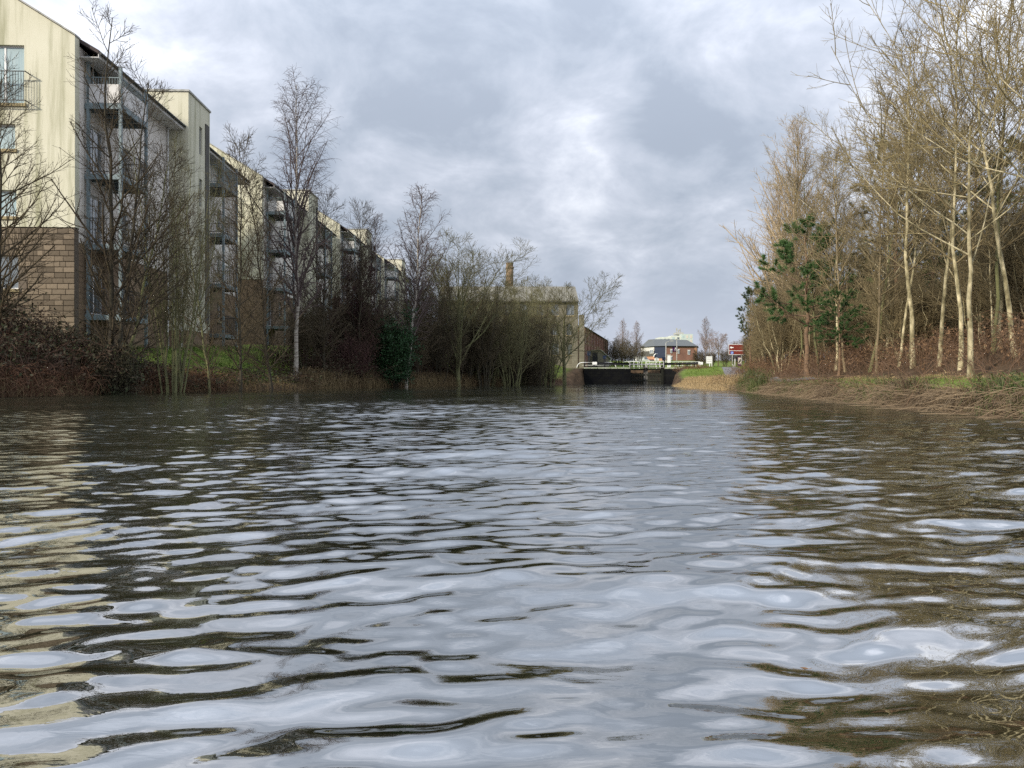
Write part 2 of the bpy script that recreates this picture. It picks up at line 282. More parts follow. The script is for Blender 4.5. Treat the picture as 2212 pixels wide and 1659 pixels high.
def nrm(a): return a / np.maximum(np.linalg.norm(a, axis=-1, keepdims=True), 1e-9)
def tubes(P, Rr, S_):
    """P (N,K,3) centre lines, Rr (N,K) radii -> tube vertices and quads"""
    N, K, _ = P.shape
    T = np.empty_like(P); T[:, 1:-1] = P[:, 2:] - P[:, :-2]; T[:, 0] = P[:, 1] - P[:, 0]; T[:, -1] = P[:, -1] - P[:, -2]; T = nrm(T)
    ref = np.where(np.abs(T[:, :1, 2:3]) > 0.8, np.array([[[1., 0, 0]]]), np.array([[[0, 0, 1.]]]))
    U = nrm(np.cross(T, np.broadcast_to(ref, T.shape))); V = np.cross(T, U)
    a = np.arange(S_) * 2 * np.pi / S_
    ring = P[:, :, None] + Rr[:, :, None, None] * (np.cos(a)[None, None, :, None] * U[:, :, None] + np.sin(a)[None, None, :, None] * V[:, :, None])
    i = np.arange(S_); j = (i + 1) % S_
    q = np.stack([i, j, j + S_, i + S_], 1)[None, None] + (np.arange(K - 1) * S_)[None, :, None, None] + (np.arange(N) * K * S_)[:, None, None, None]
    return ring.reshape(-1, 3), q.reshape(-1, 4)
def ribbons(P, Wd, side):
    """flat blades: P (N,K,3), Wd (N,K) half widths, side (N,3) -> verts, quads"""
    N, K, _ = P.shape; s = side[:, None] * Wd[:, :, None]
    v = np.stack([P - s, P + s], 2).reshape(-1, 3); k = np.arange(K - 1) * 2
    q = np.stack([k, k + 1, k + 3, k + 2], 1)[None] + (np.arange(N) * K * 2)[:, None, None]
    return v, q.reshape(-1, 4)
def join(parts):
    vs = []; qs = []; n = 0
    for v, q in parts: vs.append(v); qs.append(q + n); n += len(v)
    return np.concatenate(vs), np.concatenate(qs)

# ------------------------------------------------------------------ the lie of the land
LY = np.array([-60, -5, 10, 19.3, 30, 38, 47.5, 56, 66.6, 78, 87.6, 90.0, 91.6, 93.0, 95]); LX = np.array([-14, -13.5, -13.2, -12.8, -11.7, -9.9, -7.2, -4.4, -0.7, 3.8, 7.4, 8.3, 8.6, 13.6, 14.0])
RY = np.array([-60, -5, 8.2, 10.6, 18.7, 28.2, 37, 52, 75, 86, 89.8, 91.2, 93, 95]); RX = np.array([4.5, 5.0, 5.45, 5.87, 7.27, 8.95, 9.9, 11.8, 15.8, 19.0, 20.8, 20.8, 18.8, 18.4])
def XL(Y): return np.interp(Y, LY, LX)
def XR(Y): return np.interp(Y, RY, RX)
def sm(x): x = np.clip(x, 0, 1); return x * x * (3 - 2 * x)
def gz(X, Y):
    X = np.asarray(X, float); Y = np.asarray(Y, float)
    zb = np.interp(Y, [-60, 10, 30, 57, 83, 100, 130, 260], [1.2, 1.3, 1.57, 3.0, 3.8, 3.4, 4.2, 6.6])
    wl = np.interp(Y, [0, 30, 48, 66, 90], [4.0, 4.8, 9.0, 14.0, 14.0])
    d = XL(Y) - X; dr = X - XR(Y)
    wob = 0.06 * np.sin(X * 1.3 + Y * 0.7) + 0.05 * np.sin(X * 0.6 - Y * 1.9) + 0.03 * np.sin(X * 3.1 + Y * 2.3)
    zl = 0.24 * sm(d / 0.4) + 0.3 * sm(d / 2.0) + (zb - 0.54) * sm((d - 0.4) / wl) + wob * sm(d / 1.5)
    zl = zl + 1.0 * np.exp(-((X + 18.5) / 3.2) ** 2 - ((Y - 25.0) / 3.6) ** 2) * (d > 0)
    zr = 0.21 * sm(dr / 0.35) + 0.27 * np.clip(dr / 3.0, 0, 1) + 0.80 * sm((dr - 3.0) / 3.0) + 0.9 * sm((dr - 5) / 14.0) + wob * 0.7 * sm((dr - 2) / 2)
    ramp = sm((Y - 58) / 34.0)
    zr = zr + np.maximum(2.0 - zr, 0) * ramp
    lk = sm((Y - 84) / 7.0); zl = zl + np.maximum(1.9 - zl, 0) * lk * (d > 0)
    far = np.interp(Y, [95, 110, 230, 400, 3000], [1.9, 2.2, 6.6, 9.0, 9.0])
    mid = np.where(Y < 95.2, -1.1, far)
    z = np.where(d > 0, zl, np.where(dr > 0, zr, mid))
    bed = (d <= 0) & (dr <= 0) & (Y < 95.2)
    edge = np.minimum(-d, -dr); z = np.where(bed, -0.15 - 0.95 * sm(edge / 2.0), z)
    fa = sm((Y - 96) / 20.0); z = np.where(Y > 96, z * (1 - fa) + np.maximum(far, np.where(X < 4, np.minimum(zb, far + 1.6), far)) * fa, z)
    return z
def gzf(x, y): return float(gz(np.array([x]), np.array([y]))[0])

def build_ground():
    xs = np.unique(np.concatenate([[-3000, -1200, -500, -250, -150, -110, -85, -70, -60, -52, -46, -41, -37, -33, -30, -28, -26, -24], np.arange(-22.5, 33, 0.38), [34, 36, 38.5, 41, 45, 50, 56, 64, 75, 90, 120, 170, 260, 500, 1200, 3000]]))
    ys = np.unique(np.concatenate([[-60, -40, -25, -15, -10], np.arange(-6, 100, 0.44), [101, 103, 105, 108, 112, 116, 120, 126, 133, 142, 152, 165, 180, 200, 220, 240, 260, 290, 330, 400, 500, 700, 1000, 1600, 3000, 6000]]))
    X, Y = np.meshgrid(xs, ys); Z = gz(X, Y); nx = len(xs); ny = len(ys)
    i = np.arange((ny - 1) * nx).reshape(ny - 1, nx)[:, :-1].ravel(); q = np.stack([i, i + 1, i + nx + 1, i + nx], 1)
    me = raw_mesh('ground', np.stack([X.ravel(), Y.ravel(), Z.ravel()], 1), q, MT['ground'])
    dl = XL(Y) - X; dr = X - XR(Y)
    g = np.where(dr > 0, sm((dr - 0.3) / 0.4) * (1 - sm((dr - 2.8) / 0.6)), 0)
    g = np.maximum(g, np.where((dr > 0.8) & (Y > 58), sm((Y - 58) / 5) * (X < 36), 0))
    gl = sm((dl - 0.8) / 1.5) * sm((Y - 26) / 2.0); g = np.maximum(g, np.where(dl > 0, gl, 0) * 0.9)
    g = np.maximum(g, sm((Y - 96) / 4))
    a = me.attributes.new('grassy', 'FLOAT', 'POINT'); a.data.foreach_set('value', g.ravel().astype(np.float32))
    return struct(link('ground', me))
build_ground()

# ------------------------------------------------------------------ the canal: real ripples
def wave_field(seed=14):
    r = np.random.default_rng(seed); n = 150
    lam = np.exp(r.uniform(np.log(0.05), np.log(2.2), n)); ang = R(-90) + R(9) + r.normal(0, R(18), n) * np.interp(np.log(lam), [np.log(.05), np.log(2.2)], [1.7, .8])
    w = np.exp(-((np.log(lam) - np.log(0.13)) / 1.05) ** 2) + 0.05 + 0.55 * np.exp(-((np.log(lam) - np.log(0.75)) / 0.35) ** 2)
    s = w * r.uniform(.6, 1.3, n); s *= WAVE_SLOPE / np.sqrt((s ** 2).sum() / 2)
    k = 2 * np.pi / lam; return k * np.cos(ang), k * np.sin(ang), s / k, r.uniform(0, 6.283, n)
WAVE_SLOPE = 0.132
LEAF = {}
def build_water():
    kx, ky, am, ph = wave_field()
    ys = np.concatenate([np.linspace(-7, 0.6, 24, endpoint=False), 0.6 * (95.0 / 0.6) ** np.linspace(0, 1, 720)])
    u = np.concatenate([-1 - np.linspace(1, 0, 20, endpoint=False) ** 1.7, np.linspace(-1, 1, 440), 1 + np.linspace(0, 1, 21)[1:] ** 1.7])
    half = np.maximum(np.abs(ys), 0.35) * 0.74 + 0.5
    X = np.where(np.abs(u)[None] <= 1, u[None] * half[:, None], np.sign(u)[None] * (half[:, None] + (np.abs(u)[None] - 1) * np.maximum(26 - half[:, None], 0.5)))
    Y = np.repeat(ys[:, None], len(u), 1)
    X = X.astype(np.float32); Y = Y.astype(np.float32); Z = np.zeros_like(X); SX = np.zeros_like(X); SY = np.zeros_like(X)
    # slow gusts: ripples are stronger in some patches than others
    gust = 0.80 + 0.30 * np.sin(0.55 * X + 0.8 * np.sin(0.5 * Y)) * np.sin(0.33 * Y + 0.7) + 0.12 * np.sin(1.7 * X - 0.9 * Y)
    # ripples too small for the mesh at their distance become surface roughness instead
    dy = np.maximum(np.gradient(ys), 1e-3).astype(np.float32)[:, None]; var = np.zeros_like(X)
    for a, b, m, p in zip(kx, ky, am, ph):
        k = math.hypot(a, b); w = sm((2 * math.pi / k - 0.7 * dy) / (1.0 * dy)).astype(np.float32) 
        t = a * X + b * Y + p; c = np.cos(t); sn = np.sin(t)
        Z += w * m * sn; SX += w * m * a * c; SY += w * m * b * c; var += (1 - w * w) * (m * k) ** 2 / 2
    gust = gust * np.clip(3.2 * 0.4 / np.maximum(Y, .5) / WAVE_SLOPE, 0.28, 1.0)      # ripples flattened with distance so the far water mirrors brighter sky
    Z *= gust; SX *= gust; SY *= gust
    rough = np.sqrt(np.sqrt(2 * var * gust ** 2) * 0.15 + 0.0002); rough[ys < 0.5] = 0.15
    LEAF['z'] = float(Z.ravel()[np.argmin((X - .416) ** 2 + (Y - 1.095) ** 2)])
    nv = np.stack([-SX, -SY, np.ones_like(SX)], -1).reshape(-1, 3); nv = nrm(nv)
    nx = len(u); ny = len(ys); i = np.arange((ny - 1) * nx).reshape(ny - 1, nx)[:, :-1].ravel(); q = np.stack([i, i + 1, i + nx + 1, i + nx], 1)
    me = raw_mesh('canal_water', np.stack([X.ravel(), Y.ravel(), Z.ravel()], 1), q, MT['water'])
    a = me.attributes.new('wave_normal', 'FLOAT_VECTOR', 'POINT'); a.data.foreach_set('vector', nv.astype(np.float32).ravel())
    a = me.attributes.new('ripple_rough', 'FLOAT', 'POINT'); a.data.foreach_set('value', rough.astype(np.float32).ravel())
    return struct(link('canal_water', me))
build_water()

# ------------------------------------------------------------------ apartment blocks on the left bank
def wall_cells(mb, a0, a1, z0, z1, openings, put):
    """solid wall with real openings: put(mb, a0, a1, z0, z1) adds one box"""
    As = sorted({a0, a1, *[o[0] for o in openings], *[o[1] for o in openings]}); Zs = sorted({z0, z1, *[o[2] for o in openings], *[o[3] for o in openings]})
    As = [a for a in As if a0 <= a <= a1]; Zs = [z for z in Zs if z0 <= z <= z1]
    for i in range(len(As) - 1):
        run = None
        for j in range(len(Zs) - 1):
            ca, cz = (As[i] + As[i + 1]) / 2, (Zs[j] + Zs[j + 1]) / 2
            hole = any(o[0] < ca < o[1] and o[2] < cz < o[3] for o in openings)
            if not hole and run is None: run = Zs[j]
            if hole and run is not None: put(mb, As[i], As[i + 1], run, Zs[j]); run = None
        if run is not None: put(mb, As[i], As[i + 1], run, Zs[-1])

def window(parent, axis, a0, a1, z0, z1, depth, face, pane='pane', frame='frame', leaves=2, sill=True):
    """axis 'x': in a wall facing -y (a = x, face = y); axis 'y': in a wall facing +x (a = y, face = x). Returns the frame object"""
    def bx(mb, p0, p1, q0, q1, o0, o1):            # o = distance behind the wall face
        if axis == 'x': mb.box(p0, p1, face + o0, face + o1, q0, q1)
        else: mb.box(face - o1, face - o0, p0, p1, q0, q1)
    t = 0.06; mb = MB(); d0, d1 = depth, depth + 0.07
    bx(mb, a0, a0 + t, z0, z1, d0, d1); bx(mb, a1 - t, a1, z0, z1, d0, d1); bx(mb, a0 + t, a1 - t, z0, z0 + t, d0, d1); bx(mb, a0 + t, a1 - t, z1 - t, z1, d0, d1)
    w = (a1 - a0) / leaves
    for i in range(1, leaves): bx(mb, a0 + i * w - t * .6, a0 + i * w + t * .6, z0 + t, z1 - t, d0 + .004, d1 - .004)
    f = mb.build('window', MT[frame], parent)
    for i in range(leaves):
        mb = MB(); bx(mb, a0 + i * w + t * .6, a0 + (i + 1) * w - t * .6, z0 + t, z1 - t, d0 + 0.025, d0 + 0.04); mb.build('pane', MT[pane], f)
    if sill:
        mb = MB(); bx(mb, a0 - .08, a1 + .08, z0 - .12, z0 - .004, -0.07, depth + .05); mb.build('sill', MT['sill'], f)
    return f

BLOCK_LEN, BAYS = 20.2, (0.75, 13.3)
def apartment(with_blocks):
    """gable end, balcony bay, stair tower, balcony bay; origin at the river-side corner of the near gable, ground level"""
    t = bpy.data.objects.new('apartment_block', None); C.objects.link(t)
    D, H = 11.0, 12.45; RZ = H + D / 2 * math.tan(R(30))
    gx = [(-3.55, -1.95, 9.75, 12.05), (-3.3, -2.3, 7.95, 8.95), (-3.3, -2.25, 4.95 + .35, 6.35), (-3.3, -2.2, 2.45, 3.75), (-8.2, -7.0, 9.9, 11.3), (-8.2, -7.0, 7.0, 8.4)]
    # gable wall: render above, blockwork below
    mb = MB(); top = [o for o in gx if o[2] > 4.9]
    wall_cells(mb, -D, 0.0, 4.9, H - .25, top, lambda m, a, b, c, d: m.box(a, b, 0, .34, c, d))
    mb.prism([(-D, 0, H - .25), (0, 0, H - .25), (0, 0, H), (-D / 2, 0, RZ + .25), (-D, 0, H)], (0, .34, 0))
    gw = mb.build('gable_wall', MT['cream'], t)
    mb = MB(); wall_cells(mb, -D + .01, -.02, -2.5, 4.86, [o for o in gx if o[2] < 4.9], lambda m, a, b, c, d: m.box(a, b, .04, .33, c, d))
    bw = mb.build('base_wall', MT['mortar'] if with_blocks else MT['blockwall'], t)
    if with_blocks:
        rnd = random.Random(4); protos = []
        for k in range(3):
            b = MB(); w, h, dp = 0.43, 0.205, 0.055 + 0.006 * k; bv = .008
            b.prism([(0, 0, 0), (w, 0, 0), (w, 0, h), (0, 0, h)], (0, .02, 0)); 
            b.add([(bv, -dp + .02, bv), (w - bv, -dp + .02, bv), (w - bv, -dp + .02, h - bv), (bv, -dp + .02, h - bv), (0, 0, 0), (w, 0, 0), (w, 0, h), (0, 0, h)], [(0, 1, 2, 3), (4, 5, 1, 0), (5, 6, 2, 1), (6, 7, 3, 2), (7, 4, 0, 3)])
            me = bpy.data.meshes.new('block'); me.from_pydata([tuple(p) for p in np.concatenate(b.v)], [], b.f); me.materials.append(MT['block']); protos.append(me)
        for r_ in range(22):
            z = 4.86 - (r_ + 1) * 0.218; x1 = -0.015 - rnd.uniform(0, .004)
            while x1 > -4.2 and z > 0.0:
                w = min(rnd.choice((.22, .34, .43, .43, .52)), x1 + 4.6); x = x1 - w
                if not any(o[0] < x1 and x < o[1] and o[2] - .2 < z < o[3] for o in gx):
                    o = link('block', rnd.choice(protos), bw); o.location = (x, 0.035, z); o.scale = (w / .43 - .018, 1, 1)
                x1 = x
    for o in gx[:1]:
        f = window(t, 'x', *o, .12, 0, 'curtain_pane')
        mb = MB(); x0, x1, zz = o[0] - .12, o[1] + .25, 9.62
        for z in (zz + 1.25, zz + .12): mb.box(x0, x1, -.36, -.33, z, z + .035)
        k = x0
        while k <= x1: mb.box(k, k + .016, -.353, -.337, zz + .15, zz + 1.25); k += .105
        for x in (x0, x1 - .03): mb.box(x, x + .03, -.36, 0, zz + 1.25, zz + 1.285); mb.box(x, x + .03, -.36, 0, zz + .12, zz + .15)
        mb.build('juliet_railing', MT['darksteel'], t)
    for o in gx[1:]: window(t, 'x', *o, .14, 0, 'curtain_pane' if o[2] < 9 and o[2] > 5 else 'pane', leaves=1)
    # parapet coping along the gable slope
    mb = MB(); th = .07
    for s in (-1, 1):
        xa, xb = (0.03 if s > 0 else -D - .03), -D / 2
        mb.prism([(xa, -.05, H + .01), (xb, -.05, RZ + .27), (xb, -.05, RZ + .27 + th), (xa, -.05, H + .01 + th)][::s], (0, .44, 0))
    mb.build('gable_coping', MT['coping'], t)
    # river-side walls, with glazed doors behind each balcony
    doors = []
    for yb in BAYS:
        for zf in (1.55, 4.4, 7.25, 10.1): doors.append((yb + .35, yb + 1.75, zf + .05, zf + 2.12))
    side = [(yb + 3.3, yb + 4.1, zf + .95, zf + 2.1) for yb in BAYS for zf in (1.55, 4.4, 7.25, 10.1)]
    ops = doors + side
    mb = MB(); wall_cells(mb, .345, BLOCK_LEN, 4.36, 12.2, [o for o in ops if o[2] > 4.3], lambda m, a, b, c, d: m.box(-.34, -.03, a, b, c, d)); mb.build('river_wall', MT['white_render'], t)
    mb = MB(); wall_cells(mb, .345, BLOCK_LEN, -2.5, 4.33, [o for o in ops if o[2] < 4.3], lambda m, a, b, c, d: m.box(-.34, -.035, a, b, c, d)); mb.build('river_base_wall', MT['blockwall'], t)
    for o in doors: window(t, 'y', *o, .13, -.03, 'pane', sill=False)
    for o in side: window(t, 'y', *o, .13, -.03, 'pane', leaves=1)
    mb = MB(); mb.box(-D, -.345, BLOCK_LEN - .3, BLOCK_LEN - .003, -2.5, 12.2); mb.box(-D, -D + .3, .345, BLOCK_LEN - .31, -2.5, 12.2); mb.build('back_walls', MT['cream'], t)
    mb = MB(); mb.prism([(-D, BLOCK_LEN - .3, 12.205), (-.35, BLOCK_LEN - .3, 12.205), (-D / 2, BLOCK_LEN - .3, RZ - .1)], (0, .295, 0)); mb.build('far_gable', MT['cream'], t)
    # roof with eaves over the balconies
    ov = 0.75; zE = H - .28 - ov * math.tan(R(30)) * .6
    mb = MB()
    for y0, y1 in ((.345, 9.25), (12.5, BLOCK_LEN + .25)):
        mb.prism([(ov, y0, zE), (-D / 2, y0, RZ - .05), (-D / 2, y0, RZ + .10), (ov, y0, zE + .15)], (0, y1 - y0, 0))
    mb.prism([(-1.6, 9.25, H + .45), (-D / 2, 9.25, RZ - .05), (-D / 2, 9.25, RZ + .10), (-1.6, 9.25, H + .6)], (0, 3.25, 0))
    mb.prism([(-D - .3, .345, H - .4), (-D / 2 - .002, .345, RZ - .05), (-D / 2 - .002, .345, RZ + .10), (-D - .3, .345, H - .25)][::-1], (0, BLOCK_LEN - .1, 0))
    rf = mb.build('roof', MT['tile'], t)
    for y0, y1 in ((.36, 9.24), (12.51, BLOCK_LEN + .24)):
        MB().box(ov - .03, ov - .003, y0, y1, zE - .16, zE - .003).build('fascia', MT['fascia'], rf)
        MB().box(-.02, ov - .035, y0, y1, zE - .15, zE - .12).build('soffit', MT['fascia'], rf)
        MB().tube([(ov + .06, y0, zE + .02), (ov + .06, y1, zE + .02)], .06, 8).build('gutter', MT['darksteel'], rf)
    for y in (8.95, 19.9): MB().tube([(.06, y, -1), (.06, y, zE - .2), (ov, y, zE)], .045, 6).build('downpipe', MT['frame'], t)
    # stair tower
    tw = MB(); X0, X1, Y0, Y1, TZ = -1.7, 0.95, 9.3, 12.45, 13.75
    slots = [(Y0 + 1.55, Y0 + 2.0, z, z + 1.5) for z in (2.6, 5.4, 8.2, 11.0)]
    tw.box(X0, X1, Y0, Y0 + .3, 1.45, TZ); tw.box(X0, X1, Y1 - .3, Y1, 1.45, TZ); tw.box(X0, X0 + .3, Y0 + .305, Y1 - .305, 1.45, TZ)
    wall_cells(tw, Y0 + .303, Y1 - .303, 1.45, TZ, slots, lambda m, a, b, c, d: m.box(X1 - .3, X1, a, b, c, d))
    two = tw.build('stair_tower', MT['cream'], t)
    MB().box(X0 + .02, X1 - .02, Y0 + .02, Y1 - .02, -2.5, 1.445).build('tower_base', MT['blockwall'], two)
    MB().box(X0 - .06, X1 + .06, Y0 - .06, Y1 + .06, TZ + .003, TZ + .10).build('tower_coping', MT['coping'], two)
    MB().box(X0 + .31, X1 - .31, Y0 + .31, Y1 - .31, TZ - .3, TZ - .1).build('tower_roof', MT['slate'], two)
    for o in slots: window(t, 'y', *o, .10, X1, 'pane', 'greyframe', leaves=1, sill=False)
    MB().box(X1 + .003, X1 + .05, Y1 - .75, Y1 - .2, 2.0, 12.9).build('grey_cladding_strip', MT['greytimber'], two)
    MB().tube([(X1 - .3, Y0 - .06, -1.2), (X1 - .3, Y0 - .06, 3.5)], .05, 6).build('downpipe', MT['frame'], two)
    # balconies
    for bi, yb in enumerate(BAYS):
        xo, L = 1.45, 2.5
        for k, zf in enumerate((1.5, 4.35, 7.2, 10.05)):
            mb = MB(); mb.box(-.02, xo - .07, yb + .07, yb + L - .07, zf - .04, zf)
            dk = mb.build('balcony_deck', MT['timber_deck'], t)
            mb = MB(); mb.box(xo - .065, xo, yb, yb + L, zf - .20, zf + .02); mb.box(0, xo - .07, yb, yb + .065, zf - .20, zf + .02); mb.box(0, xo - .07, yb + L - .065, yb + L, zf - .20, zf + .02)
            for j in range(1, 4): mb.box(0, xo - .07, yb + j * L / 4 - .03, yb + j * L / 4 + .03, zf - .17, zf - .045)
            mb.build('edge_beam', MT['steel'], dk)
            mb = MB(); r0, r1 = zf + .1, zf + 1.06
            for z in (r0, r1): mb.box(xo - .05, xo - .015, yb + .02, yb + L - .02, z, z + .035); mb.box(0, xo - .055, yb + .02, yb + .05, z, z + .035); mb.box(0, xo - .055, yb + L - .05, yb + L - .02, z, z + .035)
            y = yb + .1
            while y < yb + L - .05: mb.box(xo - .04, xo - .026, y, y + .014, r0 + .036, r1 - .001); y += .11
            x = .08
            while x < xo - .06: mb.box(x, x + .014, yb + .028, yb + .042, r0 + .036, r1 - .001); mb.box(x, x + .014, yb + L - .042, yb + L - .028, r0 + .036, r1 - .001); x += .11
            mb.build('railing', MT['darksteel'] if k < 3 else MT['steel'], dk)
            if k == 3 and bi == 0:
                mb = MB(); mb.box(xo - .02, xo - .008, yb + .03, yb + L - .03, zf + .05, zf + .8); mb.box(.05, xo - .03, yb + .005, yb + .018, zf + .05, zf + .8)
                mb.build('screen_panel', MT['panel'], dk)
        for x, y in ((xo - .05, yb + .06), (xo - .05, yb + L - .06), (.12, yb + .06)):
            MB().box(x - .055, x + .055, y - .055, y + .055, -1.5, 12.0 if x < 1 else 11.55).build('column', MT['steel'], t)
    return t
ap1 = apartment(True)
tag(ap1, 'cream four-storey apartment block nearest the camera, buff block base and white balcony panels', 'apartment block', 'apartment blocks along the canal')
ap1.location = (-17.25, 30.4, 1.57); ap1.rotation_euler = (0, 0, R(2.4))
ap2 = apartment(False)
tag(ap2, 'second cream apartment block from the camera, behind the tall birch', 'apartment block', 'apartment blocks along the canal'); ap2.location = (-18.4, 56.8, 3.0)
for loc, rz, lab in (((-17.9, 80.0, 4.2), -0.5, 'third apartment block along the canal, half hidden by reddish-brown trees'), ((-17.3, 104.0, 4.5), -1.0, 'farthest apartment block of the row, only its dark roof and tower above the trees')):
    o = copy_tree(ap2); o.location = loc; o.rotation_euler = (0, 0, R(rz)); o['label'] = lab

# ------------------------------------------------------------------ old mill, chimney, terrace, hut
def mill():
    Y0, Y1 = 100.0, 111.0; xr = xat(1249, Y0); xl = xat(948, Y0); ze = zat(652, Y0); zr = zat(622, 105.5); zg = 2.2
    t = thing('mill_building', 'long grey stone mill with a plain slate roof behind the bank trees', 'mill', (0, 0, 0))
    ops = []
    n = 9
    for i in range(n):
        c = xl + (xr - xl) * (i + .5) / n
        if i < 4: ops.append((c - .62, c + .62, 4.2, ze - 1.6))
        else:
            for k in range(3): ops.append((c - .5, c + .5, zg + 1.6 + k * 2.55, zg + 3.1 + k * 2.55))
    mb = MB(); wall_cells(mb, xl, xr, 0, ze, ops, lambda m, a, b, c, d: m.box(a, b, Y0, Y0 + .5, c, d)); mb.box(xr - .5, xr, Y0 + .503, Y1, 0, ze); mb.box(xl, xl + .5, Y0 + .503, Y1, 0, ze)
    mb.prism([(xr - .5, Y0, ze + .003), (xr - .5, Y1, ze + .003), (xr - .5, (Y0 + Y1) / 2, zr)], (.5, 0, 0)); mb.prism([(xl, Y0, ze + .003), (xl, Y1, ze + .003), (xl, (Y0 + Y1) / 2, zr)], (.5, 0, 0))
    mb.build('wall', MT['millstone'], t)
    mb = MB(); ym = (Y0 + Y1) / 2
    mb.prism([(xl - .2, Y0 - .3, ze - .05), (xl - .2, ym, zr + .02), (xl - .2, ym, zr + .2), (xl - .2, Y0 - .3, ze + .14)][::-1], (xr - xl + .25, 0, 0))
    mb.prism([(xl - .2, Y1 + .3, ze - .05), (xl - .2, ym + .003, zr + .02), (xl - .2, ym + .003, zr + .2), (xl - .2, Y1 + .3, ze + .14)], (xr - xl + .25, 0, 0))
    rf = mb.build('roof', MT['millroof'], t)
    MB().box(xl - .2, xr, Y0 - .42, Y0 - .31, ze - .1, ze + .02).build('gutter', MT['darksteel'], rf)
    for i, o in enumerate(ops):
        window(t, 'x', *o, .2, Y0, 'pane', 'frame' if i < 4 else 'greyframe', leaves=2, sill=i >= 4)
    for px in (1241, 1256):
        x = xat(px, Y0 - 1); MB().box(x - .33, x + .33, Y0 - 1.5, Y0 - .85, 1.5, zat(682 if px > 1250 else 690, Y0)).build('buttress', MT['millstone'], t)
mill()
def stack():
    Y = 165.0; x = xat(1101, Y); zt = zat(568, Y); r = 15.5 / FPX * Y / 2; t = thing('mill_chimney', 'round brick mill chimney rising above the mill roof', 'chimney', (x, Y, 3))
    MB().lathe([(r * 1.25, -1), (r * 1.03, zt - 3 - 2.2), (r * 1.03, zt - 4.2)], 0, 0, 18).build('shaft', MT['stackbrick'], t, True)
    MB().lathe([(r * 1.16, zt - 4.197), (r * 1.16, zt - 3.9), (r * 1.0, zt - 3.75), (r * 1.0, zt - 3.2), (r * 1.12, zt - 3.05), (r * 1.12, zt - 3)], 0, 0, 18).build('corbelled_top', MT['stackbrick'], t)
stack()
def terrace():
    A = Vector((xat(1262, 116), 116, 0)); B = Vector((xat(1312, 156), 156, 0)); d = (B - A); Ln = d.length; t = thing('brick_terrace', 'long red brick terrace with pilasters receding beyond the mill', 'terrace', (A.x, A.y, 2.0), math.atan2(d.y, d.x))
    z = zat(707, 116) - 2.0
    mb = MB(); ops = [(2 + i * 4.6, 3.3 + i * 4.6, k, k + 1.6) for i in range(8) for k in (1.0, 4.2)]
    ops = [o for o in ops if o[1] < Ln]
    wall_cells(mb, 0, Ln, -2, z, ops, lambda m, a, b, c, dd: m.box(a, b, 0, .3, c, dd)); mb.box(0, .3, .303, 9, -2, z); mb.box(.303, Ln, 8.7, 9, -2, z)
    mb.build('wall', MT['redbrick'], t)
    for i in range(10):
        a = i * Ln / 9; MB().box(max(a - .28, 0), min(a + .28, Ln), -.16, -.003, -2, z - .05).build('pilaster', MT['redbrick'], t)
    for o in ops: window(t, 'x', *o, .12, 0, 'pane', 'frame', leaves=2)
    mb = MB(); mb.prism([(-.3, -.35, z + .003), (-.3, 9.2, z + .003), (-.3, 4.5, z + 1.4)], (Ln + .6, 0, 0)); mb.build('roof', MT['slate'], t)
terrace()
def hut():
    Y = 112.0; x0, x1 = xat(1279, Y), xat(1316, Y); zb = 2.0; t = thing('stone_hut', 'small mossy stone hut with pale sloping roof edge beside the lock', 'hut', ((x0 + x1) / 2, Y, zb))
    w = (x1 - x0) / 2; zt = zat(757, Y) - zb
    mb = MB(); mb.prism([(-w, 0, -1), (w, 0, -1), (w, 0, zt - 1.0), (w * .05, 0, zt), (-w, 0, zt)], (0, 3.2, 0)); mb.build('wall', MT['millstone'], t)
    MB().prism([(w * .02, -.2, zt + .02), (w + .35, -.2, zt - 1.32), (w + .35, -.2, zt - 1.22), (w * .02, -.2, zt + .12)], (0, 3.6, 0)).build('roof', MT['coping'], t)
    MB().box(-w - .1, w * .02 - .003, -.2, 3.4, zt + .003, zt + .1).build('flat_roof', MT['millroof'], t)
    MB().box(-w * .95, -w * .35, -.05, -.003, -.2, zt - .25).build('door', MT['black'], t)
hut()

